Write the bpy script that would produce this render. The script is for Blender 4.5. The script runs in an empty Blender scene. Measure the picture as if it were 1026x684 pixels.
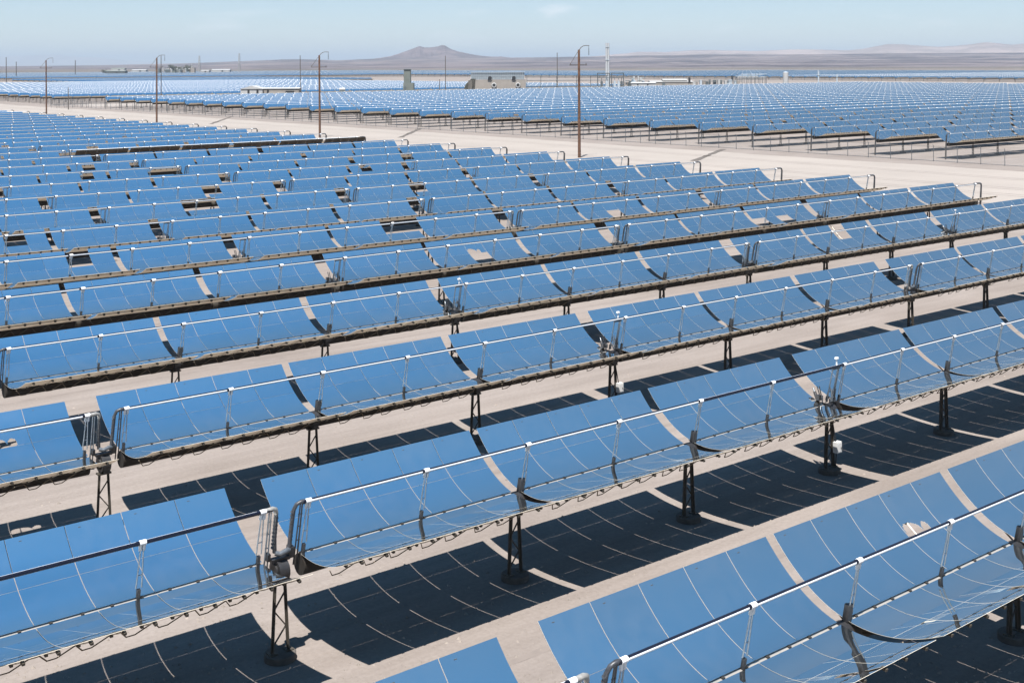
import bpy, math, random
import numpy as np
from mathutils import Vector, Matrix

random.seed(7)
rng = np.random.default_rng(7)
R = math.radians
scene = bpy.context.scene
COL = scene.collection

# ------------------------------------------------------------------ layout
# World: X along the trough rows, Y across them (away from the camera), Z up; camera above the origin.
F_PX, YAW, ROLL = 1279.7, 0.692, -0.0038
CAM_Z = 15.96
X0, Y0, DROW = 17.607, 18.017, 12.068
SCA = 48.32
TILT = R(11.0)
SUN_DIR = Vector((-0.33, -0.249, 1.0)).normalized()
PIV_Z = 2.395
PIV_DY = 0.351
CS, SN = math.cos(YAW), math.sin(YAW)
STARTS = [0.05, 7.85, 15.75, 24.05, 31.85, 39.75]
LM = 7.5
GAPX = [7.70, 15.60, 23.65, 31.70, 39.60, 47.80]
FOC = 1.49
VN = 0.35                      # mirror vertex above the pivot
HN = VN + FOC                  # receiver above the pivot
UMAX = 2.42


def px(X, Y, Z):
    """where a world point falls in the 1026 x 684 photograph; used only to choose what is in view"""
    z = Z - CAM_Z
    xr = X * CS - Y * SN
    yf = X * SN + Y * CS
    if yf < 1:
        return -9999, 9999, yf
    u, v = F_PX * xr / yf, -F_PX * z / yf - 277.9
    return 513 + u - v * ROLL, 342 + u * ROLL + v, yf


def ground_at(x, y, z=0.0):
    """world point at height z seen at photo pixel x, y (to place far things on the ground)"""
    a, b = x - 513, y - 342
    v = b - a * ROLL
    u = a + v * ROLL
    zz = -(v + 277.9) / F_PX
    t = (z - CAM_Z) / zz
    return (u / F_PX * CS + SN) * t, (-u / F_PX * SN + CS) * t, t


# ------------------------------------------------------------------ materials
MATS = {}


def nodes(name):
    m = bpy.data.materials.new(name)
    m.use_nodes = True
    nt = m.node_tree
    b = nt.nodes['Principled BSDF']
    MATS[name] = m
    return m, nt, b


def plain(name, col, rough=0.6, metal=0.0, var=0.12, scale=3.0, spec=0.5, bump=0.0):
    m, nt, b = nodes(name)
    tc = nt.nodes.new('ShaderNodeTexCoord')
    n = nt.nodes.new('ShaderNodeTexNoise')
    n.inputs['Scale'].default_value = scale
    n.inputs['Detail'].default_value = 5
    nt.links.new(tc.outputs['Object'], n.inputs['Vector'])
    r = nt.nodes.new('ShaderNodeValToRGB')
    c = Vector(col)
    r.color_ramp.elements[0].position = 0.3
    r.color_ramp.elements[1].position = 0.7
    r.color_ramp.elements[0].color = (*(c * (1 - var)), 1)
    r.color_ramp.elements[1].color = (*[min(1, v) for v in c * (1 + var)], 1)
    nt.links.new(n.outputs['Fac'], r.inputs['Fac'])
    nt.links.new(r.outputs['Color'], b.inputs['Base Color'])
    b.inputs['Roughness'].default_value = rough
    b.inputs['Metallic'].default_value = metal
    b.inputs['Specular IOR Level'].default_value = spec
    if bump:
        bp = nt.nodes.new('ShaderNodeBump')
        bp.inputs['Strength'].default_value = bump
        bp.inputs['Distance'].default_value = 0.02
        nt.links.new(n.outputs['Fac'], bp.inputs['Height'])
        nt.links.new(bp.outputs['Normal'], b.inputs['Normal'])
    return m


def mirror_material():
    m, nt, b = nodes('mirror_glass')
    out = nt.nodes['Material Output']
    b.inputs['Metallic'].default_value = 1.0
    b.inputs['Roughness'].default_value = 0.012
    oi = nt.nodes.new('ShaderNodeObjectInfo')
    hs = nt.nodes.new('ShaderNodeMapRange')
    hs.inputs['To Min'].default_value = 0.93
    hs.inputs['To Max'].default_value = 1.0
    nt.links.new(oi.outputs['Random'], hs.inputs['Value'])
    mul = nt.nodes.new('ShaderNodeVectorMath')
    mul.operation = 'SCALE'
    mul.inputs[0].default_value = (0.90, 0.93, 0.93)
    nt.links.new(hs.outputs['Result'], mul.inputs['Scale'])
    nt.links.new(mul.outputs['Vector'], b.inputs['Base Color'])
    d = nt.nodes.new('ShaderNodeBsdfDiffuse')
    d.inputs['Color'].default_value = (0.55, 0.49, 0.42, 1)
    geo = nt.nodes.new('ShaderNodeNewGeometry')
    n = nt.nodes.new('ShaderNodeTexNoise')
    n.inputs['Scale'].default_value = 2.6
    n.inputs['Detail'].default_value = 8
    mp = nt.nodes.new('ShaderNodeMapping')
    mp.inputs['Scale'].default_value = (1.0, 0.8, 1.0)
    nt.links.new(geo.outputs['Position'], mp.inputs['Vector'])
    nt.links.new(mp.outputs['Vector'], n.inputs['Vector'])
    mr = nt.nodes.new('ShaderNodeMapRange')
    mr.inputs['From Min'].default_value = 0.35
    mr.inputs['From Max'].default_value = 0.75
    mr.inputs['To Min'].default_value = 0.002
    mr.inputs['To Max'].default_value = 0.013
    nt.links.new(n.outputs['Fac'], mr.inputs['Value'])
    mix = nt.nodes.new('ShaderNodeMixShader')
    dm = nt.nodes.new('ShaderNodeMapRange')
    dm.inputs['To Min'].default_value = 0.25
    dm.inputs['To Max'].default_value = 1.9
    wn = nt.nodes.new('ShaderNodeTexWhiteNoise')
    wn.noise_dimensions = '1D'
    nt.links.new(oi.outputs['Random'], wn.inputs['W'])
    nt.links.new(wn.outputs['Value'], dm.inputs['Value'])
    dmul = nt.nodes.new('ShaderNodeMath')
    dmul.operation = 'MULTIPLY'
    nt.links.new(mr.outputs['Result'], dmul.inputs[0])
    nt.links.new(dm.outputs['Result'], dmul.inputs[1])
    nt.links.new(dmul.outputs['Value'], mix.inputs['Fac'])
    nt.links.new(b.outputs['BSDF'], mix.inputs[1])
    nt.links.new(d.outputs['BSDF'], mix.inputs[2])
    nt.links.new(mix.outputs['Shader'], out.inputs['Surface'])
    return m


M_MIR = mirror_material()
M_BACK = plain('mirror_back_paint', (0.900, 0.820, 0.670), 0.7, var=0.08, scale=2)
M_TUBE = plain('torque_tube_paint', (0.235, 0.220, 0.200), 0.55, var=0.12)
M_TUBEDARK = plain('dark_torque_tube', (0.015, 0.012, 0.009), 0.75, var=0.3, scale=3)
M_STEEL = plain('weathered_steel', (0.050, 0.043, 0.033), 0.65, var=0.3, scale=6)
M_TRUSS = plain('dusty_truss_steel', (0.17, 0.135, 0.095), 0.7, var=0.3, scale=5)
M_GALV = plain('galvanised_steel', (0.150, 0.165, 0.180), 0.38, metal=0.6, var=0.2, scale=8)
M_DARK = plain('dark_steel', (0.018, 0.018, 0.020), 0.5, var=0.25, scale=8)
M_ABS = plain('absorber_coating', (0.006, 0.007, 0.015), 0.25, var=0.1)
M_GLOWPALE = plain('receiver_glow_pale', (0.84, 0.86, 0.88), 0.25, var=0.03)  # pale colour standing in for focused sunlight glowing on the receiver
M_WHITE = plain('white_sleeve_paint', (0.880, 0.880, 0.880), 0.35, var=0.03)
M_ROD = plain('pale_rod_steel', (0.275, 0.310, 0.340), 0.35, metal=0.35, var=0.15, scale=10)
M_CONC = plain('footing_concrete', (0.075, 0.066, 0.058), 0.9, var=0.2, scale=5, bump=0.4)
M_WRAP = plain('pipe_insulation_wrap', (0.035, 0.037, 0.043), 0.4, var=0.5, scale=14, bump=0.6)
M_FOIL = plain('foil_lagging', (0.310, 0.300, 0.280), 0.4, metal=0.25, var=0.25, scale=12, bump=0.5)
M_BOX = plain('white_enamel_box', (0.585, 0.585, 0.570), 0.4, var=0.06)
M_WOOD = plain('tarred_pole_wood', (0.098, 0.048, 0.027), 0.85, var=0.45, scale=2.5)
M_GREYWOOD = plain('grey_pole_wood', (0.085, 0.075, 0.065), 0.85, var=0.2, scale=2)
M_TANWALL = plain('tan_cladding', (0.25, 0.225, 0.20), 0.8, var=0.10, scale=0.4)
M_WALL = plain('white_cladding', (0.360, 0.360, 0.355), 0.6, var=0.06, scale=0.4)
M_GRN = plain('grey_green_concrete', (0.130, 0.145, 0.130), 0.85, var=0.12, scale=0.3)
M_EQ = plain('grey_plant_steel', (0.080, 0.095, 0.100), 0.5, var=0.3, scale=1)
M_LOUV = plain('pale_louver_slats', (0.38, 0.43, 0.47), 0.5, var=0.12, scale=1)
M_TREE = plain('desert_tree_leaf', (0.037, 0.043, 0.025), 0.9, var=0.45, scale=0.3)


def ground_material():
    m, nt, b = nodes('desert_sand')
    geo = nt.nodes.new('ShaderNodeNewGeometry')

    def noise(scale, detail, vec_scale=None, rough=0.55):
        n = nt.nodes.new('ShaderNodeTexNoise')
        n.inputs['Scale'].default_value = scale
        n.inputs['Detail'].default_value = detail
        n.inputs['Roughness'].default_value = rough
        if vec_scale:
            mp = nt.nodes.new('ShaderNodeMapping')
            mp.inputs['Scale'].default_value = vec_scale
            nt.links.new(geo.outputs['Position'], mp.inputs['Vector'])
            nt.links.new(mp.outputs['Vector'], n.inputs['Vector'])
        else:
            nt.links.new(geo.outputs['Position'], n.inputs['Vector'])
        return n.outputs['Fac']

    def ramp(fac, p0, c0, p1, c1):
        r = nt.nodes.new('ShaderNodeValToRGB')
        r.color_ramp.elements[0].position = p0
        r.color_ramp.elements[1].position = p1
        r.color_ramp.elements[0].color = (*c0, 1)
        r.color_ramp.elements[1].color = (*c1, 1)
        nt.links.new(fac, r.inputs['Fac'])
        return r.outputs['Color']

    def mix(kind, fac, a, bb):
        x = nt.nodes.new('ShaderNodeMix')
        x.data_type = 'RGBA'
        x.blend_type = kind
        if isinstance(fac, float):
            x.inputs['Factor'].default_value = fac
        else:
            nt.links.new(fac, x.inputs['Factor'])
        nt.links.new(a, x.inputs['A'])
        nt.links.new(bb, x.inputs['B'])
        return x.outputs['Result']

    base = ramp(noise(0.09, 6), 0.35, (0.194, 0.167, 0.150), 0.66, (0.231, 0.202, 0.184))
    streak = ramp(noise(1.0, 5, (0.10, 1.1, 1.0), 0.65), 0.36, (0.78, 0.77, 0.76), 0.60, (1.0, 1.0, 1.0))
    c = mix('MULTIPLY', 0.65, base, streak)
    fine = ramp(noise(7.0, 6, None, 0.7), 0.33, (0.84, 0.83, 0.82), 0.6, (1.02, 1.02, 1.02))
    c = mix('MULTIPLY', 0.8, c, fine)
    # open scrub desert outside the levelled plant: darker creosote flats, in broad drifts
    scrub = ramp(noise(0.0016, 8, (1, 1, 1), 0.65), 0.38, (0.068, 0.057, 0.048), 0.66, (0.136, 0.111, 0.093))
    ln = nt.nodes.new('ShaderNodeVectorMath')
    ln.operation = 'LENGTH'
    nt.links.new(geo.outputs['Position'], ln.inputs[0])
    far = nt.nodes.new('ShaderNodeMapRange')
    far.inputs['From Min'].default_value = 1900
    far.inputs['From Max'].default_value = 3600
    nt.links.new(ln.outputs['Value'], far.inputs['Value'])
    c = mix('MIX', far.outputs['Result'], c, scrub)
    nt.links.new(c, b.inputs['Base Color'])
    b.inputs['Roughness'].default_value = 0.95
    b.inputs['Specular IOR Level'].default_value = 0.15
    bp = nt.nodes.new('ShaderNodeBump')
    bp.inputs['Strength'].default_value = 0.35
    bp.inputs['Distance'].default_value = 0.06
    nt.links.new(noise(3.0, 8, None, 0.7), bp.inputs['Height'])
    nt.links.new(bp.outputs['Normal'], b.inputs['Normal'])
    return m


M_SAND = ground_material()
M_TRACK = plain('packed_gravel', (0.180, 0.163, 0.155), 0.95, var=0.10, scale=0.15)
M_PATH = plain('graded_road_dust', (0.250, 0.220, 0.195), 0.95, var=0.07, scale=0.08)
M_STRIP = plain('dark_ground', (0.085, 0.072, 0.062), 0.95, var=0.25, scale=0.6)


# ------------------------------------------------------------------ mesh builder
class MB:
    def __init__(self):
        self.v, self.f, self.m, self.s = [], [], [], []

    def add(self, verts, faces, mat=0, smooth=False):
        o = len(self.v)
        self.v += [tuple(p) for p in verts]
        for f in faces:
            self.f.append(tuple(i + o for i in f))
            self.m.append(mat)
            self.s.append(smooth)
        return self

    def box(self, c, s, mat=0, rot=None):
        hx, hy, hz = s[0] / 2, s[1] / 2, s[2] / 2
        vs = [Vector((x, y, z)) for x in (-hx, hx) for y in (-hy, hy) for z in (-hz, hz)]
        if rot is not None:
            vs = [rot @ p for p in vs]
        c = Vector(c)
        vs = [p + c for p in vs]
        return self.add(vs, [(0, 1, 3, 2), (4, 6, 7, 5), (0, 4, 5, 1), (2, 3, 7, 6), (0, 2, 6, 4), (1, 5, 7, 3)], mat)

    def tube(self, p0, p1, r0, r1=None, n=8, mat=0, caps=True, smooth=True):
        r1 = r0 if r1 is None else r1
        p0, p1 = Vector(p0), Vector(p1)
        d = (p1 - p0)
        if d.length < 1e-6:
            return self
        q = d.to_track_quat('Z', 'Y')
        vs = []
        for p, r in ((p0, r0), (p1, r1)):
            for k in range(n):
                a = 2 * math.pi * (k + 0.5) / n
                vs.append(p + q @ Vector((r * math.cos(a), r * math.sin(a), 0)))
        fs = [(k, (k + 1) % n, n + (k + 1) % n, n + k) for k in range(n)]
        self.add(vs, fs, mat, smooth)
        if caps:
            self.add(vs, [tuple(range(n - 1, -1, -1)), tuple(range(n, 2 * n))], mat, False)
        return self

    def path(self, pts, r, n=8, mat=0):
        """smooth tube along points"""
        pts = [Vector(p) for p in pts]
        rings = []
        for i, p in enumerate(pts):
            d = (pts[min(i + 1, len(pts) - 1)] - pts[max(i - 1, 0)]).normalized()
            q = d.to_track_quat('Z', 'Y')
            rings.append([p + q @ Vector((r * math.cos(2 * math.pi * k / n), r * math.sin(2 * math.pi * k / n), 0)) for k in range(n)])
        # keep ring starts aligned
        vs = rings[0][:]
        prev = rings[0]
        for g in rings[1:]:
            best = min(range(n), key=lambda s: sum((g[(k + s) % n] - prev[k]).length for k in range(n)))
            g = [g[(k + best) % n] for k in range(n)]
            vs += g
            prev = g
        fs = []
        for i in range(len(pts) - 1):
            for k in range(n):
                a, b2 = i * n + k, i * n + (k + 1) % n
                fs.append((a, b2, b2 + n, a + n))
        self.add(vs, fs, mat, True)
        self.add([vs[k] for k in range(n)], [tuple(range(n - 1, -1, -1))], mat)
        self.add(vs[-n:], [tuple(range(n))], mat)
        return self

    def mesh(self, name, mats, normals=None):
        me = bpy.data.meshes.new(name)
        me.from_pydata(self.v, [], self.f)
        for m in mats:
            me.materials.append(m)
        me.polygons.foreach_set('material_index', self.m)
        me.polygons.foreach_set('use_smooth', self.s)
        me.update()
        return me

    def obj(self, name, mats, parent=None, loc=None):
        return link(name, self.mesh(name, mats if isinstance(mats, (list, tuple)) else [mats]), parent, loc)


def link(name, me, parent=None, loc=None):
    o = bpy.data.objects.new(name, me)
    COL.objects.link(o)
    if parent:
        o.parent = parent
    if loc:
        o.location = loc
    return o


def tag(o, label=None, cat=None, group=None, kind=None):
    if label:
        o['label'] = label
    if cat:
        o['category'] = cat
    if group:
        o['group'] = group
    if kind:
        o['kind'] = kind
    return o


def empty(name, loc=(0, 0, 0), rotx=0.0, rotz=0.0):
    o = bpy.data.objects.new(name, None)
    o.empty_display_size = 0.3
    COL.objects.link(o)
    o.location = loc
    o.rotation_euler = (rotx, 0, rotz)
    return o


def para(u):
    return VN + u * u / (4 * FOC)


# ------------------------------------------------------------------ trough parts (trough axes: x along, u across, n out of the aperture)
def panel_mesh(us, x0, x1, thick=0.006, seg=5, jitter=0.0):
    """one curved glass panel: mirror face, painted back, edges"""
    u0, u1 = us
    nu = seg + 1
    vs, nrm = [], []
    uu = [u0 + (u1 - u0) * i / seg for i in range(nu)]
    jx = random.uniform(-jitter, jitter)
    ju = random.uniform(-jitter, jitter)
    for side in (0, 1):
        for x in (x0, x1):
            for u in uu:
                s = u / (2 * FOC)
                L = math.sqrt(1 + s * s)
                n = Vector((0, -s / L, 1 / L))
                p = Vector((x, u, para(u))) - n * (thick * side)
                p.z += jx * (x - (x0 + x1) / 2) + ju * (u - (u0 + u1) / 2)
                vs.append(p)
                nn = (n + Vector((-jx, -ju, 0))).normalized()
                nrm.append(nn if side == 0 else -nn)
    fs, mi, sm = [], [], []
    o = 2 * nu
    for i in range(seg):
        fs.append((i, nu + i, nu + i + 1, i + 1)); mi.append(0); sm.append(True)
    for i in range(seg):
        fs.append((o + i, o + i + 1, o + nu + i + 1, o + nu + i)); mi.append(1); sm.append(True)
    for i in range(seg):
        fs.append((i, i + 1, o + i + 1, o + i)); mi.append(1); sm.append(False)
        fs.append((nu + i, o + nu + i, o + nu + i + 1, nu + i + 1)); mi.append(1); sm.append(False)
    fs.append((0, o, o + nu, nu)); mi.append(1); sm.append(False)
    fs.append((nu - 1, 2 * nu - 1, o + 2 * nu - 1, o + nu - 1)); mi.append(1); sm.append(False)
    return vs, fs, mi, sm, nrm


def panels_to_mesh(name, plist, back=None):
    V, Fc, Mi, Sm, Nr = [], [], [], [], []
    for vs, fs, mi, sm, nr in plist:
        o = len(V)
        V += [tuple(v) for v in vs]
        Fc += [tuple(i + o for i in f) for f in fs]
        Mi += mi
        Sm += sm
        Nr += nr
    me = bpy.data.meshes.new(name)
    me.from_pydata(V, [], Fc)
    me.materials.append(M_MIR)
    me.materials.append(back or M_BACK)
    me.polygons.foreach_set('material_index', Mi)
    me.polygons.foreach_set('use_smooth', Sm)
    me.update()
    loops = []
    for poly in me.polygons:
        for li in poly.loop_indices:
            vi = me.loops[li].vertex_index
            loops.append(tuple(Nr[vi]) if poly.use_smooth else tuple(poly.normal))
    me.normals_split_custom_set(loops)
    return me


BANDS = [(-2.42, -1.247), (-1.240, -0.055), (0.055, 1.240), (1.247, 2.42)]      # outer near, inner near, inner far, outer far
PW, PGAP = 1.4855, 0.018


def panel_x(c):
    a = c * (PW + PGAP)
    return a, a + PW


def reflector_mesh(name, missing=(), seg=4, back=None):
    out = []
    for b, us in enumerate(BANDS):
        for c in range(5):
            if (b, c) in missing:
                continue
            out.append(panel_mesh(us, *panel_x(c), seg=seg, jitter=0.0012))
    return panels_to_mesh(name, out, back)


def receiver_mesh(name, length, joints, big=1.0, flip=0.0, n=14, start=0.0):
    """absorber pipe in its glass envelope: dark coated upper side, pale lower side painted as the glow of concentrated sun, white sleeves at the joints"""
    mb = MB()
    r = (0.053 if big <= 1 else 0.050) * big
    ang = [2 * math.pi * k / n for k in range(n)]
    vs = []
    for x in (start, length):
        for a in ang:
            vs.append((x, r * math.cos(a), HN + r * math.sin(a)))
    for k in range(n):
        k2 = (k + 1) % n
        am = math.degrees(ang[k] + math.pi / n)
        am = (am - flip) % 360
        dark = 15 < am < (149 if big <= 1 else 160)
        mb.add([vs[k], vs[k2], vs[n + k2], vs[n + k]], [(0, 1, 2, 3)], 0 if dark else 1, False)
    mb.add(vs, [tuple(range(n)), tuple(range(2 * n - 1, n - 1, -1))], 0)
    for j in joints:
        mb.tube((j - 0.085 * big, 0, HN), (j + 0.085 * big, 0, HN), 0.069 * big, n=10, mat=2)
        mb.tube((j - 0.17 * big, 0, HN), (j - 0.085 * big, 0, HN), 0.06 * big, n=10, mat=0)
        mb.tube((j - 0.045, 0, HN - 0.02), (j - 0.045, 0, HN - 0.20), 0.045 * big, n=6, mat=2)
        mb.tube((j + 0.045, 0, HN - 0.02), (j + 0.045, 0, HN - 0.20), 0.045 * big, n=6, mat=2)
    return mb.mesh(name, [M_ABS, M_GLOWPALE, M_WHITE])


def support_mesh(name, big=1.0, pylon=False):
    mb = MB()
    for s in (-1, 1):
        mb.tube((s * 0.075, 0, VN + 0.28), (s * 0.035, 0, HN - 0.16), 0.020 * big, n=6, mat=0)
    mb.box((0, 0, VN + 0.10), (0.085 * big, 0.08, 0.28), 1)
    if pylon:
        mb.box((-0.10, 0.02, VN + 0.16), (0.09, 0.16, 0.44), 1)
        mb.box((0.02, 0.05, VN + 0.24), (0.14, 0.10, 0.22), 1)
    mb.box((0, 0, VN + 0.62), (0.12, 0.02, 0.02), 0)
    return mb.mesh(name, [M_ROD, M_DARK])


def torque_tube_mesh(name):
    mb = MB()
    mb.tube((0.02, 0, 0), (LM - 0.02, 0, 0), 0.29, n=18, mat=1)
    mb.box((LM / 2, 0, 0.305), (LM - 0.1, 0.26, 0.05), 0)
    # mirror pads bridging the centre slot, two to a panel
    for c in range(5):
        a, b = panel_x(c)
        for x in (a + 0.36, b - 0.36):
            mb.box((x, 0, 0.337), (0.07, 0.20, 0.012), 1)
            mb.box((x, 0, 0.354), (0.075, 0.085, 0.024), 1)
    return mb.mesh(name, [M_TUBE, M_TUBEDARK])


def arm_mesh(name, side):
    """one slim rib behind the mirror, from the torque tube to the rim, with its dark clip"""
    mb = MB()
    pts = []
    for i in range(7):
        u = 0.34 + (2.36 - 0.34) * i / 6
        t = u / (2 * FOC)
        L = math.sqrt(1 + t * t)
        pts.append(Vector((0, u, para(u))) - Vector((0, -t / L, 1 / L)) * 0.03)
    for i in range(6):
        mb.tube(pts[i], pts[i + 1], 0.018, n=4, smooth=False, mat=1)
    mb.tube((0, 0.26, 0.05), pts[3] + Vector((0, 0, -0.03)), 0.024, n=4, smooth=False)
    for i in (4, 6):
        mb.box(pts[i] + Vector((0, 0, -0.03)), (0.07, 0.13 if i == 6 else 0.09, 0.06), 0)
    if side < 0:
        mb.v = [(x, -y, z) for x, y, z in mb.v]
        mb.f = [tuple(reversed(f)) for f in mb.f]
    return mb.mesh(name, [M_STEEL, M_BACK])


ARM_X = []
for _c in range(5):
    _a, _b = panel_x(_c)
    ARM_X += [_a + 0.36, _b - 0.36]


def off_pt(x, u, d):
    s = u / (2 * FOC)
    L = math.sqrt(1 + s * s)
    n = Vector((0, -s / L, 1 / L))
    return Vector((x, u, para(u))) - n * d


def lattice(mb, r, mat=0):
    """one continuous zigzag brace hung below and in front of the torque tube"""
    k = 0
    x = 0.40
    pts = []
    while x < LM - 0.40:
        pts += [Vector((x - 0.40, -1.50, 0.64)), Vector((x - 0.12, -1.24, 0.27)), Vector((x + 0.10, -1.24, 0.27)), Vector((x + 0.42, -1.50, 0.64))]
        x += 1.06 if k % 2 == 0 else 0.82
        k += 1
    mb.path(pts, r, 4, mat)


def truss_mesh(name):
    mb = MB()
    lattice(mb, 0.017)
    return mb.mesh(name, [M_TRUSS])


def rim_clip_mesh(name):
    """low detail: rim clips, dark torque tube and its lattice in one piece"""
    mb = MB()
    # longeron along the rim, thickened into a clip at every rib
    pts, rad = [(0.02, 0.02)], 0
    pts = [0.02]
    for x in ARM_X:
        pts += [x - 0.05, x - 0.045, x + 0.045, x + 0.05]
    pts.append(LM - 0.02)
    vs, fs = [], []
    for i, x in enumerate(pts):
        q = 0.055 if i % 4 in (2, 3) and 0 < i < len(pts) - 1 else 0.012
        e = off_pt(x, 2.33, 0.05)
        vs += [(x, -e.y - q, e.z - q), (x, -e.y + q, e.z - q), (x, -e.y + q, e.z + q), (x, -e.y - q, e.z + q)]
    for i in range(len(pts) - 1):
        for k in range(4):
            a, b = i * 4 + k, i * 4 + (k + 1) % 4
            fs.append((a, b, b + 4, a + 4))
    mb.add(vs, fs, 0)
    lattice(mb, 0.022)
    return mb.mesh(name, [M_STEEL])


PANEL_VARIANTS = [[panels_to_mesh('mirror_panel', [panel_mesh(us, 0, PW, seg=6, jitter=0.0011)]) for _ in range(4)] for us in BANDS]
def broken_panel_mesh():
    """an outer far panel with a ragged hole broken out of its lower edge"""
    u0, u1 = BANDS[3]
    nx_, nu_ = 46, 38
    hole = lambda fx, fu: ((fx - 0.30) / 0.27) ** 2 + ((fu - 0.02) / 0.36) ** 2 < 1 + 0.45 * math.sin(9 * fx + 4 * fu) or ((fx - 0.60) / 0.10) ** 2 + ((fu - 0.10) / 0.16) ** 2 < 1
    bits = []
    for i in range(nx_):
        for j in range(nu_):
            if not hole((i + .5) / nx_, (j + .5) / nu_):
                a, b_ = PW * i / nx_, PW * (i + 1) / nx_
                bits.append(panel_mesh((u0 + (u1 - u0) * j / nu_, u0 + (u1 - u0) * (j + 1) / nu_), a, b_, seg=1))
    me = panels_to_mesh('mirror_panel', bits)
    return me


BROKEN = broken_panel_mesh()
BROKEN_AT = {(0, 0, 1, 3, 3), (2, -1, 5, 3, 3), (4, 0, 4, 3, 2)}
ME_TUBE = torque_tube_mesh('torque_tube')
ME_ARM = {s: arm_mesh('support_arm', s) for s in (-1, 1)}
ME_TRUSS = truss_mesh('tube_lattice')
ME_SUP = support_mesh('receiver_support')
ME_SUP_FAR = support_mesh('receiver_support', 1.3)
ME_SUP_P = support_mesh('receiver_support', 1.0, True)
ME_CLIP = rim_clip_mesh('tube_lattice')
M_DARKBACK = plain('dark_shaded_back', (0.060, 0.046, 0.032), 0.8, var=0.5, scale=1.5)  # dark back colour with the shade of the turned unit put in
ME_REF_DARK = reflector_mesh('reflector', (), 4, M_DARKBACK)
ME_REF = [reflector_mesh('reflector') for _ in range(4)]
REC_LEN = [7.80, 7.90, 8.30, 7.80, 7.90, 7.62]
REC_CACHE = {}


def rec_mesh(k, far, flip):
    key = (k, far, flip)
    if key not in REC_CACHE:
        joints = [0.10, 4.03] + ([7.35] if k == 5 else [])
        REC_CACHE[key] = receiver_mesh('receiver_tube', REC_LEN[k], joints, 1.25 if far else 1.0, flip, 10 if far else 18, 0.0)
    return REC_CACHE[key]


ORD = ['first', 'second', 'third', 'fourth', 'fifth', 'sixth', 'seventh', 'eighth', 'ninth', 'tenth', 'eleventh', 'twelfth', 'thirteenth',
       'fourteenth', 'fifteenth', 'sixteenth', 'seventeenth', 'eighteenth', 'nineteenth', 'twentieth', 'twenty-first', 'twenty-second',
       'twenty-third', 'twenty-fourth', 'twenty-fifth', 'twenty-sixth', 'twenty-seventh', 'twenty-eighth', 'twenty-ninth', 'thirtieth']
ORD += ['thirty-' + o for o in ORD[:9]] + ['fortieth'] + ['forty-' + o for o in ORD[:9]]


def place_words(i, n):
    if n == 1:
        return 'the only one'
    if i == 0:
        return 'leftmost'
    if i == n - 1:
        return 'rightmost'
    return ORD[i] + ' from left'


# panels broken out of the mirrors: (row, metres along from the first near block) -> [(band, column)]
MISSING = {}


def miss(r, X, b, w=1):
    m = math.floor(X / SCA)
    rel = X - m * SCA
    k = max(i for i in range(6) if STARTS[i] - 0.6 <= rel) if rel > -0.5 else 0
    c = int(min(4, max(0, (rel - STARTS[k]) // (PW + PGAP))))
    for j in range(w):
        if c + j < 5:
            MISSING.setdefault((r, m, k), set()).add((b, c + j))


for args in [(11, 42.5, 3), (10, 45.6, 3, 2), (10, 37.7, 3), (8, 40.6, 3), (7, 31.9, 3, 2), (6, 13.3, 3), (5, 13.2, 3), (5, 37.4, 3, 2),
             (4, 35.6, 2), (7, 57.2, 3), (5, 60.2, 2), (4, 68.0, 2), (4, 64.3, 2), (3, 59.2, 3), (10, 81.3, 3), (9, 66.3, 3), (12, 22.0, 3), (14, 57.0, 3)]:
    miss(*args)


def in_frame(X, Y, Z, mx=60, my=40):
    a, b, d = px(X, Y, Z)
    return d > 5 and -mx < a < 1026 + mx and -my < b < 684 + my


def module_in_view(xs, y, mx=40):
    for X in (xs, xs + LM / 2, xs + LM):
        for dy, z in ((2.4, 4.1), (0, 4.2), (-2.3, 3.2)):
            if in_frame(X, y + dy, z, mx, 20):
                return True
    return False


# ------------------------------------------------------------------ choose the modules
cands = []          # (sort key, field, row, m, k, xstart, yrow)
for r in range(0, 29):
    yr = Y0 + r * DROW
    for m in range(-2, 2):
        for k in range(6):
            xs = X0 + m * SCA + STARTS[k]
            if module_in_view(xs, yr):
                cands.append((px(xs + LM / 2, yr, 4)[2], 0, r, m, k, xs, yr))
F2_X, F2_Y, F2_D = X0 + 172.0, Y0 + 8.1 * DROW, 13.5
f2_rest = []
for n in range(0, 27):
    yr = F2_Y + n * F2_D
    for m in range(0, 10):
        for k in range(6):
            xs = F2_X + m * SCA + STARTS[k]
            if module_in_view(xs, yr, 8):
                cands.append((px(xs + LM / 2, yr, 4)[2] * 1.0, 1, n, m, k, xs, yr))
cands.sort()
chosen, rest = cands[:298], cands[298:]
print('near modules', sum(c[1] == 0 for c in chosen), 'past the fence', sum(c[1] == 1 for c in chosen), 'rest', len(rest))

rows = {}
for c in chosen:
    rows.setdefault((c[1], c[2]), []).append(c)
ROW_JIT = {}


def tilt_of(field, r, m):
    key = (field, r, m)
    if key not in ROW_JIT:
        ROW_JIT[key] = R(random.uniform(-0.5, 0.5))
    if field == 0 and r == 13 and m == 1:
        return R(-15)
    return TILT + ROW_JIT[key]


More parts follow.
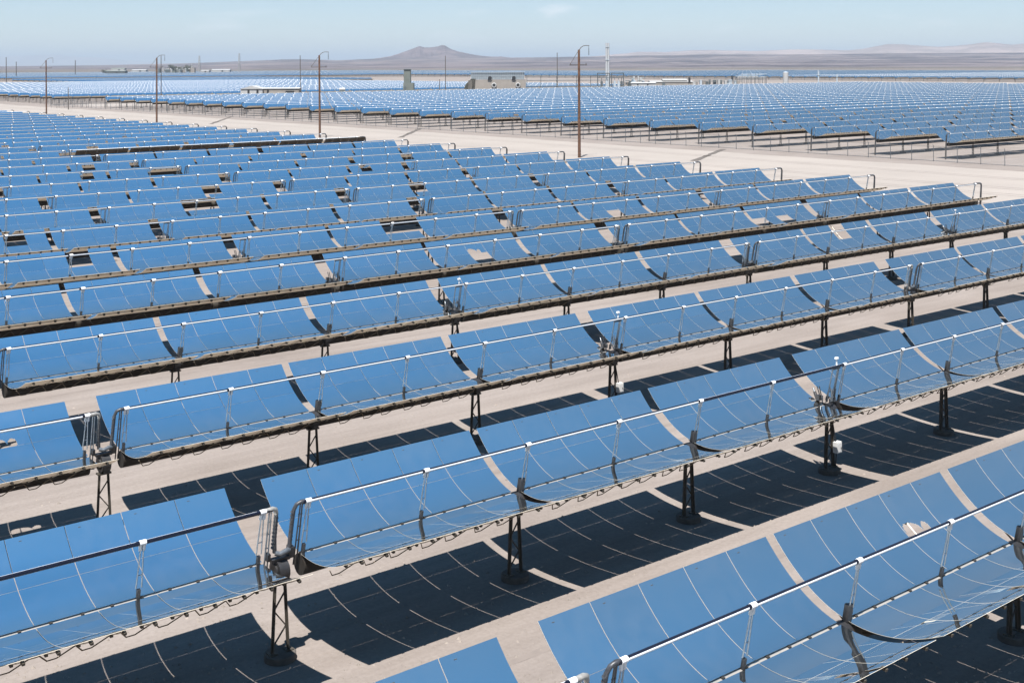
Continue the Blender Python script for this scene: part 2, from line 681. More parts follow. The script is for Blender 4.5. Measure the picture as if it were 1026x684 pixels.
n_leaf = 0
for (field, r), lst in sorted(rows.items()):
    lst.sort(key=lambda c: c[5])
    for i, (_, _, _, m, k, xs, yr) in enumerate(lst):
        root = empty('solar_trough', (xs, yr + PIV_DY, PIV_Z), tilt_of(field, r, m))
        miss_set = MISSING.get((r, m, k), set()) if field == 0 else set()
        if field == 1 and random.random() < 0.05:
            miss_set = {(3, random.randrange(5))}
        where = place_words(i, len(lst))
        state = 'curved mirror trough with missing panels' if miss_set else 'curved blue mirror trough'
        if field == 0 and r == 13 and m == 1:
            state = 'turned trough with dark back'
        if field == 0:
            rowname = 'nearest row' if r == 0 else '%s row from the front' % ORD[r]
            lab = '%s, %s in the %s' % (state, where, rowname)
            grp = 'mirror troughs of the near field'
        else:
            lab = '%s past the fence, %s in the %s row there' % ('mirror trough with missing panels' if miss_set else 'blue mirror trough', where, ORD[r])
            grp = 'mirror troughs of the field past the fence'
        tag(root, lab, 'solar trough', grp)
        flip = 0.0
        if field == 0 and ((r == 1 and m == -1) or (r == 1 and m == 0 and k == 2) or (r == 0 and m == -1)):
            flip = 62.0
        near = field == 0 and r <= 3
        mid = field == 0 and r in (4, 5)
        if near or mid:
            for b in range(4):
                for c in range(5):
                    if (b, c) in miss_set:
                        continue
                    if (r, m, k, b, c) in BROKEN_AT:
                        pn = link('mirror_panel', BROKEN, root, (panel_x(c)[0], 0, 0))
                        pn['label'] = 'broken mirror panel with a ragged hole at its lower edge'
                        continue
                    link('mirror_panel', random.choice(PANEL_VARIANTS[b]), root, (panel_x(c)[0], 0, 0))
                    n_leaf += 1
        else:
            me = reflector_mesh('reflector', miss_set) if miss_set else random.choice(ME_REF)
            if field == 0 and r == 13 and m == 1:
                me = ME_REF_DARK
            link('reflector', me, root)
            n_leaf += 1
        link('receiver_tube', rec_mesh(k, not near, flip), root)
        for x in [0.10, 4.03] + ([7.35] if k == 5 else []):
            link('receiver_support', (ME_SUP_P if x == 0.10 and k not in (0, 3) else ME_SUP) if near else ME_SUP_FAR, root, (x, 0, 0))
            n_leaf += 1
        if near:
            link('torque_tube', ME_TUBE, root)
            link('tube_lattice', ME_TRUSS, root)
            for s in (-1, 1):
                for x in ARM_X[::1] if s < 0 else ARM_X[::2]:
                    link('support_arm', ME_ARM[s], root, (x, 0, 0))
                    n_leaf += 1
        else:
            link('tube_lattice', ME_CLIP, root)
            link('torque_tube', ME_TUBE, root)
        n_leaf += 2


# ------------------------------------------------------------------ pylons
def leg_mesh(name, s):
    mb = MB()
    a, b = Vector((s * 0.24, 0, 0.22)), Vector((s * 0.15, 0, 2.02))
    d = b - a
    rot = d.to_track_quat('Z', 'Y').to_matrix()
    mid_ = (a + b) / 2
    mb.box(mid_ + Vector((0, 0.05, 0)), (0.07, 0.012, d.length), 0, rot)
    mb.box(mid_ - Vector((0, 0.05, 0)), (0.07, 0.012, d.length), 0, rot)
    mb.box(mid_, (0.014, 0.088, d.length), 0, rot)
    mb.box((s * 0.245, 0, 0.21), (0.22, 0.26, 0.03), 0)
    return mb.mesh(name, [M_STEEL])


def brace_mesh(name):
    mb = MB()
    zs = [0.35, 0.85, 1.32, 1.75]
    for i in range(3):
        s = 1 if i % 2 else -1
        w0, w1 = 0.235 - 0.05 * zs[i], 0.235 - 0.05 * zs[i + 1]
        mb.tube((s * w0, 0.03, zs[i]), (-s * w1, 0.03, zs[i + 1]), 0.024, n=4, smooth=False)
    mb.box((0, 0, 2.05), (0.46, 0.22, 0.06), 0)
    return mb.mesh(name, [M_STEEL])


def footing_mesh(name):
    mb = MB()
    mb.tube((0, 0, -0.3), (0, 0, 0.17), 0.43, n=24)
    mb.tube((0, 0, 0.17), (0, 0, 0.195), 0.43, 0.40, n=24)
    return mb.mesh(name, [M_CONC])


def bearing_mesh(name):
    mb = MB()
    mb.tube((-0.15, 0, PIV_Z), (0.15, 0, PIV_Z), 0.31, n=16)
    mb.tube((-0.20, 0, PIV_Z), (0.20, 0, PIV_Z), 0.20, n=12)
    mb.box((0, 0, 2.17), (0.2, 0.44, 0.2), 0)
    return mb.mesh(name, [M_DARK])


def single_pylon_mesh(name):
    mb = MB()
    for s in (-1, 1):
        mb.tube((s * 0.24, 0, 0), (s * 0.15, 0, 2.05), 0.06, n=4, smooth=False)
    for z0, z1, s in ((0.35, 0.85, 1), (0.85, 1.32, -1), (1.32, 1.75, 1)):
        mb.tube((s * 0.2, 0, z0), (-s * 0.17, 0, z1), 0.03, n=4, smooth=False)
    mb.tube((-0.15, 0, PIV_Z), (0.15, 0, PIV_Z), 0.33, n=8)
    mb.tube((0, 0, 0), (0, 0, 0.18), 0.55, n=12, mat=1)
    return mb.mesh(name, [M_STEEL, M_CONC])


PY = {'legs': [leg_mesh('leg', -1), leg_mesh('leg', 1)], 'brace': brace_mesh('lattice_brace'), 'foot': footing_mesh('footing'),
      'bearing': bearing_mesh('bearing'), 'single': single_pylon_mesh('support_pylon')}

hose_curve = []


def hose_meshes():
    """flexible joints at a block end: two insulated hoses falling from the receiver ends to a cross pipe"""
    out = {}
    mb = MB()
    mb.path([(-0.62, 0, HN), (-0.42, 0, HN + 0.02), (-0.31, 0.02, HN - 0.03), (-0.26, 0.04, HN - 0.16)], 0.062, 10, 0)
    mb.path([(-0.26, 0.04, HN - 0.14), (-0.24, 0.06, HN - 0.5), (-0.23, 0.06, HN - 0.9), (-0.20, 0.03, HN - 1.3)], 0.058, 10, 1)
    for t in np.linspace(0.3, 1.15, 9):
        mb.tube((-0.24, 0.06, HN - t), (-0.24, 0.06, HN - t - 0.03), 0.068, n=10, mat=1)
    out['left'] = mb.mesh('hose', [M_FOIL, M_WRAP])
    mb = MB()
    mb.path([(0.66, 0, HN), (0.46, 0, HN + 0.02), (0.33, 0.02, HN - 0.04), (0.28, 0.05, HN - 0.2), (0.27, 0.06, HN - 0.6), (0.25, 0.05, HN - 1.0), (0.22, 0.0, HN - 1.32)], 0.056, 10, 0)
    for t in np.linspace(0.25, 1.15, 10):
        mb.tube((0.265, 0.06, HN - t), (0.262, 0.06, HN - t - 0.03), 0.064, n=10, mat=0)
    out['right'] = mb.mesh('hose', [M_WRAP])
    mb = MB()
    mb.path([(-0.20, 0.0, HN - 1.30), (-0.08, -0.07, HN - 1.33), (0.08, -0.07, HN - 1.28), (0.22, 0, HN - 1.30)], 0.07, 10, 0)
    mb.box((-0.02, 0.02, HN - 1.52), (0.56, 0.14, 0.10), 1)
    mb.box((0.30, 0.06, HN - 1.40), (0.14, 0.20, 0.30), 1)
    mb.box((-0.38, 0.06, HN - 1.40), (0.09, 0.16, 0.20), 1)
    out['cross'] = mb.mesh('cross_pipe', [M_GALV, M_DARK])
    for nm, s in (('fl', -1), ('fr', 1)):
        mb = MB()
        for dx in (0.0, 0.10):
            mb.tube((s * (0.40 + dx), 0.0, 0.05), (s * (0.44 + dx * 0.6), 0, HN - 0.05), 0.022, n=6)
        for z in (0.75, 1.15, 1.5):
            mb.tube((s * 0.40, 0, z), (s * 0.53, 0, z), 0.014, n=4)
        out[nm] = mb.mesh('hose_frame', [M_GALV if s < 0 else M_DARK])
    return out


HS = hose_meshes()


def drive_parts():
    out = {}
    mb = MB()
    for s in (-1, 1):
        mb.box((s * 0.30, -0.02, PIV_Z + 0.26), (0.05, 0.46, 0.22), 0)
    mb.box((-0.40, 0.20, PIV_Z + 0.56), (0.15, 0.16, 0.20), 0)
    mb.box((-0.16, 0.26, PIV_Z + 0.50), (0.10, 0.12, 0.18), 1)
    mb.box((0.12, -0.12, PIV_Z + 0.48), (0.14, 0.14, 0.16), 1)
    mb.box((0.32, 0.06, PIV_Z + 0.58), (0.10, 0.13, 0.24), 0)
    for k in range(10):
        a = -0.45 + 0.09 * k
        mb.tube((a, 0.05 * math.sin(k * 2.3), PIV_Z + 0.38), (a + 0.05, 0.12 * math.sin(k * 1.7), PIV_Z + 0.62), 0.018, n=5, mat=k % 2)
    for q in range(7):
        a, b = random.uniform(-0.4, 0.4), random.uniform(-0.3, 0.4)
        mb.tube((a, b, PIV_Z + 0.45), (a + random.uniform(-0.15, 0.15), b + random.uniform(-0.2, 0.2), PIV_Z + 0.95), 0.022, n=5, mat=q % 2)
    out['housing'] = mb.mesh('drive_housing', [M_DARK, M_GALV])
    mb = MB()
    mb.tube((-0.45, -0.1, PIV_Z - 0.2), (-0.25, 0.5, PIV_Z + 0.7), 0.065, n=10, mat=0)
    mb.tube((-0.25, 0.5, PIV_Z + 0.7), (-0.21, 0.6, PIV_Z + 0.82), 0.032, n=8, mat=2)
    out['cyl'] = mb.mesh('hydraulic_cylinder', [M_DARK, M_ROD, M_GALV])
    mb = MB()
    for dx in (-0.16, 0.16, 0.24):
        mb.tube((dx, 0.0, PIV_Z + 0.4), (dx, -0.30, PIV_Z + HN - 0.12), 0.026, n=6)
    mb.tube((-0.2, -0.30, PIV_Z + HN - 0.14), (0.28, -0.30, PIV_Z + HN - 0.14), 0.035, n=6)
    mb.tube((-0.18, -0.1, PIV_Z + 0.8), (0.26, -0.1, PIV_Z + 0.8), 0.02, n=6)
    out['frame'] = mb.mesh('receiver_frame', [M_GALV])
    mb = MB()
    mb.box((0.30, -0.16, 0.98), (0.30, 0.20, 0.42), 0)
    mb.box((0.30, -0.268, 0.98), (0.24, 0.012, 0.34), 0)
    mb.box((0.38, -0.28, 0.95), (0.03, 0.02, 0.07), 1)
    mb.tube((0.26, -0.12, 1.19), (0.12, -0.05, 2.1), 0.022, n=6, mat=1)
    mb.tube((0.30, -0.12, 0.77), (0.30, -0.05, 0.05), 0.022, n=6, mat=1)
    out['cabinet'] = mb.mesh('control_cabinet', [M_BOX, M_DARK])
    mb = MB()
    mb.tube((0.05, -0.32, PIV_Z + HN), (0.05, -0.32, PIV_Z + HN + 0.26), 0.03, n=6)
    mb.box((0.05, -0.32, PIV_Z + HN + 0.27), (0.14, 0.10, 0.07), 0)
    out['sensor'] = mb.mesh('sun_sensor', [M_WHITE])
    return out


DR = drive_parts()
LIM_PY = 0
pylon_rest = []
prow = {}
for r in range(0, 29):
    yr = Y0 + r * DROW + PIV_DY
    for m in range(-2, 2):
        for g in range(6):
            x = X0 + m * SCA + GAPX[g]
            if g == 5 and m == 1:
                x -= 0.25
            if in_frame(x, yr, 0.0, 30, 10) or in_frame(x, yr, 3.0, 30, 10) or in_frame(x, yr, 4.3, 20, 12):
                prow.setdefault(r, []).append((x, yr, m, g))
ptot = 0
hose_list, drive_list = {}, {}
for r in sorted(prow):
    lst = sorted(prow[r])
    for i, (x, y, m, g) in enumerate(lst):
        where = place_words(i, len(lst))
        rowname = 'nearest row' if r == 0 else '%s row' % ORD[r]
        drive = g == 2
        kind = 'lattice drive pylon' if drive else 'two-legged steel pylon'
        if ptot < 290:
            ptot += 1
            if r <= 3:
                p = empty('drive_pylon' if drive else 'support_pylon', (x, y, 0))
                link('leg', PY['legs'][0], p)
                link('leg', PY['legs'][1], p)
                link('lattice_brace', PY['brace'], p)
                link('footing', PY['foot'], p)
                link('bearing', PY['bearing'], p)
                if drive:
                    for nm in ('housing', 'cyl', 'frame', 'cabinet', 'sensor'):
                        link(DR[nm].name.split('.')[0], DR[nm], p)
            else:
                if drive and r <= 9:
                    p = empty('drive_pylon', (x, y, 0))
                    link('pylon_frame', PY['single'], p)
                    for nm in ('housing', 'frame', 'cabinet'):
                        link(DR[nm].name.split('.')[0], DR[nm], p)
                else:
                    p = link('support_pylon', PY['single'], None, (x, y, 0))
            tag(p, '%s under the troughs, %s in the %s from the front' % (kind, where, rowname), 'pylon', 'pylons holding up the near troughs')
        if g == 5 and r <= 14:
            hose_list.setdefault(r, []).append((x, y, m))
for r, lst in hose_list.items():
    lst.sort()
    for i, (x, y, m) in enumerate(lst):
        if m == 1:
            continue
        h = empty('hose_joint', (x, y, PIV_Z), TILT)
        link('hose', HS['left'], h)
        link('hose', HS['right'], h)
        link('cross_pipe', HS['cross'], h)
        link('hose_frame', HS['fl'], h)
        link('hose_frame', HS['fr'], h)
        tag(h, 'insulated hose joint between two trough ends, %s in the %s' % (place_words(i, len(lst)), 'nearest row' if r == 0 else ORD[r] + ' row'),
            'hose joint', 'hose joints between trough blocks')


def riser_mesh(name, s=1):
    mb = MB()
    mb.path([(0, 0, HN + PIV_Z - 0.02), (s * 0.5, -0.30, HN + PIV_Z), (s * 0.75, -0.32, HN + PIV_Z - 0.06), (s * 0.82, -0.30, HN + PIV_Z - 0.3), (s * 0.82, -0.2, 2.6), (s * 0.80, -0.1, 0.02)], 0.08, 8, 0)
    mb.tube((s * 0.42, -0.3, HN + PIV_Z), (s * 0.62, -0.31, HN + PIV_Z), 0.085, n=8, mat=1)
    mb.tube((s * 0.98, -0.05, 0), (s * 0.98, -0.25, HN + PIV_Z - 0.2), 0.05, n=6, mat=2)
    mb.tube((s * 0.98, -0.15, 2.6), (s * 0.82, -0.2, 2.6), 0.03, n=6, mat=2)
    return mb.mesh(name, [M_WRAP, M_GALV, M_STEEL])


ME_RISER = riser_mesh('riser_pipe')
ME_RISER_L = riser_mesh('riser_pipe', -1)
cnt = 0
for r in range(4, 29):
    y = Y0 + r * DROW + PIV_DY
    x = X0 + SCA + 47.35
    if in_frame(x + 0.8, y, 3.5, 4, 4):
        o = link('riser_pipe', ME_RISER, None, (x, y - 0.05, 0))
        tag(o, 'dark riser pipe at the right end of the %s row from the front' % ORD[r], 'riser pipe', 'riser pipes at the ends of the near rows')
for n in range(0, 27):
    x, y = F2_X, F2_Y + n * F2_D + PIV_DY
    if in_frame(x, y, 3.5, 4, 4):
        o = link('riser_pipe', ME_RISER_L, None, (x, y - 0.05, 0))
        tag(o, 'riser pipe behind the fence at the left end of the %s row there' % ORD[n], 'riser pipe', 'riser pipes at the ends of the rows past the fence')
# pylons of the first block past the fence: the ones the photo shows below the front edge
f2p = {}
for n in range(0, 27):
    for g in range(2):
        x, y = F2_X + GAPX[g] + 0.0, F2_Y + n * F2_D + PIV_DY
        if in_frame(x, y, 1.0, 0, 0):
            f2p.setdefault(n, []).append((x, y))
for n, lst in f2p.items():
    for i, (x, y) in enumerate(lst):
        if ptot >= 298:
            pylon_rest.append((x, y))
            continue
        ptot += 1
        p = link('support_pylon', PY['single'], None, (x, y, 0))
        tag(p, 'steel pylon behind the fence, %s under the %s row there' % (place_words(i, len(lst)) if len(lst) > 1 else 'the only one', ORD[n]), 'pylon', 'pylons under the troughs past the fence')
print('leaves', n_leaf, 'pylons', ptot, 'rest', len(pylon_rest))

# ------------------------------------------------------------------ all remaining troughs: one mass of simple modules
rot_t = Matrix.Rotation(TILT, 3, 'X')


def template(length, seg, joints, big, pyl=True, rad=0.055, darktop=True, low=False):
    V, Fq, Mi, Sm = [], [], [], []

    def quad(a, b, c, d, mi, sm=False):
        o = len(V)
        V.extend([a, b, c, d]); Fq.append((o, o + 1, o + 2, o + 3)); Mi.append(mi); Sm.append(sm)

    for (u0, u1) in ((-2.42, -0.05), (0.05, 2.42)):
        for off, mi in ((0.0, 0), (0.03, 1)):
            o = len(V)
            for i in range(seg + 1):
                u = u0 + (u1 - u0) * i / seg
                for x in (0, length):
                    V.append((x, u, para(u) - off))
            for i in range(seg):
                a = o + 2 * i
                Fq.append((a, a + 1, a + 3, a + 2) if mi == 0 else (a, a + 2, a + 3, a + 1)); Mi.append(mi); Sm.append(True)

    def bar(x0, x1, y, z, r, mi, top=None):
        p = [(y - r, z), (y, z - r), (y + r, z), (y, z + r)]
        for k in range(4):
            a, b = p[k], p[(k + 1) % 4]
            quad((x0, *a), (x1, *a), (x1, *b), (x0, *b), (top if (top is not None and k in (2,)) else mi))
    bar(-0.0, length + 0.35, 0, HN, rad, 6 if low else 3, 2 if darktop else None)  # pale receiver faces, the focused-sun glow put into their colour
    bar(0, length, 0, 0, 0.28, 5)
    for j in joints:
        bar(j - 0.22 * big, j + 0.22 * big, 0, HN + 0.01, 0.11 * big, 3 if low else 4)
        quad((j - 0.04 * big, 0, VN), (j + 0.04 * big, 0, VN), (j + 0.04 * big, 0, HN), (j - 0.04 * big, 0, HN), 3)
    V2 = [tuple(rot_t @ Vector(p)) for p in V]
    if pyl:
        for s in (-1, 1):
            o = len(V2)
            for (dx, dy) in ((-.05, -.05), (.05, -.05), (.05, .05), (-.05, .05)):
                V2.append((-0.15 + s * 0.2 + dx, dy, -PIV_Z)); V2.append((-0.15 + s * 0.15 + dx, dy, -0.2))
            for k in range(4):
                a, b = o + 2 * k, o + 2 * ((k + 1) % 4)
                Fq.append((a, b, b + 1, a + 1)); Mi.append(5); Sm.append(False)
    return np.array(V2, np.float32), np.array(Fq, np.int32), np.array(Mi, np.int32), np.array(Sm, bool)


def mass(name, groups, mats, label, cat):
    Vs, Fs, Ms, Ss = [], [], [], []
    off = 0
    for (V, Fq, Mi, Sm), pts in groups:
        if not len(pts):
            continue
        P = np.array(pts, np.float32)
        n = len(P)
        Vs.append((V[None] + P[:, None, :]).reshape(-1, 3))
        Fs.append((Fq[None] + (np.arange(n) * len(V))[:, None, None] + off).reshape(-1, 4))
        Ms.append(np.tile(Mi, n)); Ss.append(np.tile(Sm, n))
        off += n * len(V)
    V, Fq, Mi, Sm = np.concatenate(Vs), np.concatenate(Fs), np.concatenate(Ms), np.concatenate(Ss)
    me = bpy.data.meshes.new(name)
    me.vertices.add(len(V)); me.vertices.foreach_set('co', V.ravel())
    me.loops.add(Fq.size); me.loops.foreach_set('vertex_index', Fq.ravel())
    me.polygons.add(len(Fq))
    me.polygons.foreach_set('loop_start', np.arange(len(Fq), dtype=np.int32) * 4)
    for m in mats:
        me.materials.append(m)
    me.polygons.foreach_set('material_index', Mi)
    me.polygons.foreach_set('use_smooth', Sm)
    me.update(calc_edges=True)
    o = link(name, me)
    tag(o, label, cat, None, 'stuff')
    print(name, len(Fq))
    return o


FAR_MATS = [M_MIR, M_BACK, M_ABS, M_GLOWPALE, M_WHITE, M_STEEL, M_ROD]
T_MOD = template(LM, 4, [0.1, 4.03], 1.0, True, 0.035)
T_SCA = template(SCA - 1.0, 4, [0.2 + 3.95 * i for i in range(12)], 1.0, True, 0.03, True, False)
T_LOW = template(SCA - 1.0, 3, [8 + 8 * i for i in range(5)], 0.7, True, 0.03, True, True)
pts_mod = [(c[5], c[6] + PIV_DY, PIV_Z) for c in rest if c[1] == 1] + [(c[5], c[6] + PIV_DY, PIV_Z) for c in rest if c[1] == 0]
pts_sca, pts_low = [], []


def block(xa, nsca, ra, rb, spacing, dest, permod=False):
    yr = Y0 + ra * DROW
    while yr < Y0 + rb * DROW:
        for m in range(nsca):
            xs = xa + m * SCA
            if any(in_frame(xs + q, yr, 4, 8, 8) for q in (0, 24, 48)):
                if permod:
                    for k in range(6):
                        dest.append((xs + STARTS[k], yr + PIV_DY, PIV_Z))
                else:
                    dest.append((xs, yr + PIV_DY, PIV_Z))
        yr += spacing


block(F2_X, 7, 41.9, 52, 13.5, pts_mod, True)
block(F2_X, 7, 52.4, 75.2, 13.5, pts_sca)
block(X0 + 368, 5, 77, 95, 13.5, pts_low)
block(X0 + 925, 15, 28, 62, 13.5, pts_sca)
block(X0 + 925, 15, 62.6, 112, 13.5, pts_low)
block(X0 + 420, 21, 110, 182, 13.5, pts_low)
mass('trough_field', [(T_MOD, pts_mod), (T_SCA, pts_sca), (T_LOW, pts_low)], FAR_MATS,
     'rows upon rows of far blue mirror troughs filling the plain', 'trough field')


# ------------------------------------------------------------------ ground, roads
def sheet(name, x0, x1, y0, y1, z, mat, n=1, kind='structure'):
    me = bpy.data.meshes.new(name)
    me.from_pydata([(x0, y0, z), (x1, y0, z), (x1, y1, z), (x0, y1, z)], [], [(0, 1, 2, 3)])
    me.materials.append(mat)
    o = link(name, me)
    tag(o, kind=kind)
    return o


def ribbon(name, mat, xa, xb, ya, yb, z, step=6.0, wob=0.4):
    """long strip of ground along Y with ragged edges"""
    mb = MB()
    n = int((yb - ya) / step)
    vs = []
    for i in range(n + 1):
        y = ya + (yb - ya) * i / n
        vs.append((xa + random.uniform(-wob, wob), y, z))
        vs.append((xb + random.uniform(-wob, wob), y, z))
    mb.add(vs, [(2 * i, 2 * i + 1, 2 * i + 3, 2 * i + 2) for i in range(n)])
    return tag(mb.obj(name, mat), kind='structure')


sheet('ground', -30000, 90000, -30000, 90000, 0.0, M_SAND)
ribbon('dirt_track', M_TRACK, X0 + 104.5, X0 + 110.5, -40, 900, 0.004, 5, 0.5)
ribbon('road', M_PATH, X0 + 116, X0 + 158, -40, 1100, 0.004, 8, 0.7)
ribbon('cross_road', M_PATH, X0 + 176, X0 + 900, Y0 + 38.7 * DROW, Y0 + 41.2 * DROW, 0.004, 15, 1.0)
M_RUT = plain('pressed_tyre_rut', (0.168, 0.142, 0.126), 0.95, var=0.14, scale=1.2)


def rut(pts, w, z):
    """one wheel rut following points, its edges wavering"""
    mb = MB()
    vs = []
    n = len(pts)
    for i, (x, y) in enumerate(pts):
        x2, y2 = pts[min(i + 1, n - 1)]
        x1, y1 = pts[max(i - 1, 0)]
        d = Vector((x2 - x1, y2 - y1, 0)).normalized()
        q = Vector((-d.y, d.x, 0)) * (w / 2 * random.uniform(0.7, 1.2))
        vs += [Vector((x, y, z)) + q, Vector((x, y, z)) - q]
    mb.add(vs, [(2 * i, 2 * i + 1, 2 * i + 3, 2 * i + 2) for i in range(n - 1)])
    return tag(mb.obj('tyre_track', M_RUT), kind='structure')


for xo, amp, ph in ((124, 1.5, 0.3), (133, 1.1, 1.9), (147, 2.0, 4.0)):
    for g in (0, 1.8):
        rut([(X0 + xo + g + amp * math.sin(y / 60 + ph) + random.uniform(-.05, .05), y) for y in range(-20, 700, 4)], 0.34, 0.009)
for r in range(0, 6):
    yo = Y0 + r * DROW + random.uniform(6.4, 7.4)
    ph = random.uniform(0, 6)
    for g in (0, 1.75):
        rut([(x * 1.5 - 40, yo + g + 0.35 * math.sin(x / 22 + ph) + random.uniform(-.03, .03)) for x in range(0, 110)], 0.26, 0.004)

# loose stones on the graded sand
M_STONE = plain('pale_stone', (0.20, 0.172, 0.15), 0.9, var=0.35, scale=0.7)
mb = MB()
for k in range(5200):
    x, y, t = ground_at(random.uniform(-20, 1046), 684 - 470 * random.random() ** 1.5)
    if t > 190:
        continue
    q = 0.012 + 0.05 * random.random() ** 4
    a = random.uniform(0, 6.28)
    vs = [(x + q * (1 + .5 * random.random()) * math.cos(a + 1.257 * i), y + q * (1 + .5 * random.random()) * math.sin(a + 1.257 * i), -0.004) for i in range(5)]
    vs.append((x + random.uniform(-.3, .3) * q, y + random.uniform(-.3, .3) * q, q * random.uniform(.7, 1.2)))
    mb.add(vs, [(i, (i + 1) % 5, 5) for i in range(5)])
tag(mb.obj('loose_stones', M_STONE), 'small loose stones scattered over the graded sand', 'stones', None, 'stuff')

for i, (xa, ya, xb, yb) in enumerate([(695, 161.5, 725, 149.5), (401, 138, 421, 129), (211, 124.5, 232, 117)]):  # thin darker strips laid flat on the ground
    p, q = ground_at(xa, ya), ground_at(xb, yb)
    mb = MB()
    d = Vector((q[0] - p[0], q[1] - p[1], 0)); nrm = Vector((-d.y, d.x, 0)).normalized()
    vs = []
    for j in range(13):
        c = Vector((p[0], p[1], 0)) + d * j / 12
        w = 0.55 + random.uniform(-0.2, 0.2)
        vs += [c + nrm * w + Vector((0, 0, 0.009)), c - nrm * w + Vector((0, 0, 0.009))]
    mb.add(vs, [(2 * j, 2 * j + 1, 2 * j + 3, 2 * j + 2) for j in range(12)])
    tag(mb.obj('dark_strip', M_STRIP), kind='structure')


# ------------------------------------------------------------------ power poles along the road
def power_pole(x, y, h, label, group='tall wooden power poles along the road', mat=M_WOOD, arm=True, rad=0.20):
    root = empty('power_pole', (x, y, 0))
    mb = MB()
    lean = random.uniform(-0.10, 0.10)
    mb.tube((0, 0, -0.2), (lean, 0, h), rad, rad * 0.72, n=12)
    mb.obj('pole_shaft', mat, root)
    if arm:
        mb = MB()
        pts = [(lean, 0, h - 0.15), (lean + 0.45, 0, h + 0.35), (lean + 0.95, 0, h + 0.62), (lean + 1.5, 0, h + 0.72), (lean + 2.35, 0, h + 0.70)]
        mb.path(pts, 0.065, 6)
        mb.obj('davit_arm', M_GREYWOOD, root)
        mb = MB()
        mb.tube((lean + 2.3, 0, h + 0.68), (lean + 2.3, 0, h - 0.95), 0.035, n=6)
        for q in range(7):
            mb.tube((lean + 2.3, 0, h + 0.2 - q * 0.16), (lean + 2.3, 0, h + 0.14 - q * 0.16), 0.10, n=8)
        mb.obj('insulator', M_GALV, root)
        mb = MB()
        mb.box((lean, 0.16, h - 2.6), (3.9, 0.12, 0.13), 0)
        mb.tube((lean - 0.1, 0.12, h - 0.3), (lean - 1.9, 0.16, h - 2.5), 0.045, n=6)
        for s in (-1.8, 1.8):
            mb.tube((lean + s, 0.16, h - 2.5), (lean + s, 0.16, h - 2.25), 0.06, n=6)
        mb.obj('crossarm', M_GREYWOOD, root)
    return tag(root, label, 'power pole', group)


for (pxx, pyy, top, lab) in [(580.5, 158, 50.0, 'brown wooden power pole with curved arm, tallest and nearest, right of centre'),
                             (320.5, 138, 55.5, 'rust brown power pole with curved arm standing by the dark turned trough'),
                             (157, 124, 58.0, 'dark power pole with curved arm, third along the road from the right'),
                             (46.5, 114, 60.5, 'leaning dark power pole with curved arm at the far left of the road')]:
    x, y, t = ground_at(pxx, pyy)
    power_pole(x, y, (pyy - top) * t / F_PX, lab, rad=0.26)
for (pxx, pyy, top, lab) in [(161.5, 96, 56, 'thin far power pole just right of a dark curved-arm pole'),
                             (301, 92, 55.5, 'grey far power pole right of the long white shed'),
                             (446.5, 89.3, 56, 'grey far power pole below the twin-peaked mountain'),
                             (558.5, 87.3, 53, 'grey far power pole between cooling tower and tall stack'),
                             (6.3, 79, 57.5, 'distant thin power pole at the left edge of the picture'),
                             (16.3, 76.5, 62, 'short distant power pole second from the left edge'),
                             (75.5, 75, 60.5, 'faint distant power pole left of the pale distant sheds'),
                             (68.5, 110, 87.5, 'short dark post by the wire enclosure at far left'),
                             (440.5, 89.3, 79.5, 'short dark post left of the pole under the mountain')]:
    lz = 3.9 if pyy < 97 else 0.0
    x, y, t = ground_at(pxx, pyy, lz)
    power_pole(x, y, (pyy - top) * t / F_PX + lz, lab, 'far power poles across the plain', M_GREYWOOD, False, max(0.13, 0.45 * t / F_PX))

# ------------------------------------------------------------------ fence along the field past the road
FX = X0 + 166.0
fence = empty('wire_fence', (FX, Y0 + 5 * DROW, 0))
tag(fence, 'thin wire fence with steel posts along the far edge of the sandy road', 'fence')
mbp = MB()
mbp.tube((0, 0, 0), (0, 0, 2.5), 0.055, n=6)
mbp.tube((0, 0, 2.5), (-0.25, 0, 2.75), 0.03, n=5)
ME_POST = mbp.mesh('fence_post', [M_GALV])
y = 0.0
posts = []
while y < 470 and len(posts) < 98:
    posts.append(y)
    link('fence_post', ME_POST, fence, (random.uniform(-0.05, 0.05), y, 0))
    y += 4.0 + random.uniform(-0.15, 0.3) + (0.6 if y > 120 else 0)
m_mesh, nt, b = nodes('chain_link_wire')
b.inputs['Base Color'].default_value = (0.35, 0.36, 0.37, 1)
b.inputs['Roughness'].default_value = 0.5
tr = nt.nodes.new('ShaderNodeBsdfTransparent')
mx = nt.nodes.new('ShaderNodeMixShader')
mx.inputs['Fac'].default_value = 0.10
nt.links.new(tr.outputs['BSDF'], mx.inputs[1])
nt.links.new(b.outputs['BSDF'], mx.inputs[2])
nt.links.new(mx.outputs['Shader'], nt.nodes['Material Output'].inputs['Surface'])
mb = MB()
mb.add([(0.03, 0, 0.05), (0.03, posts[-1], 0.05), (0.03, posts[-1], 2.4), (0.03, 0, 2.4)], [(0, 1, 2, 3)])
mb.obj('chain_link', m_mesh, fence)
mb = MB()
for z, r in ((2.42, 0.02), (0.12, 0.03)):
    mb.tube((0, 0, z), (0, posts[-1], z), r, n=5)
mb.obj('fence_rail', M_GALV, fence)

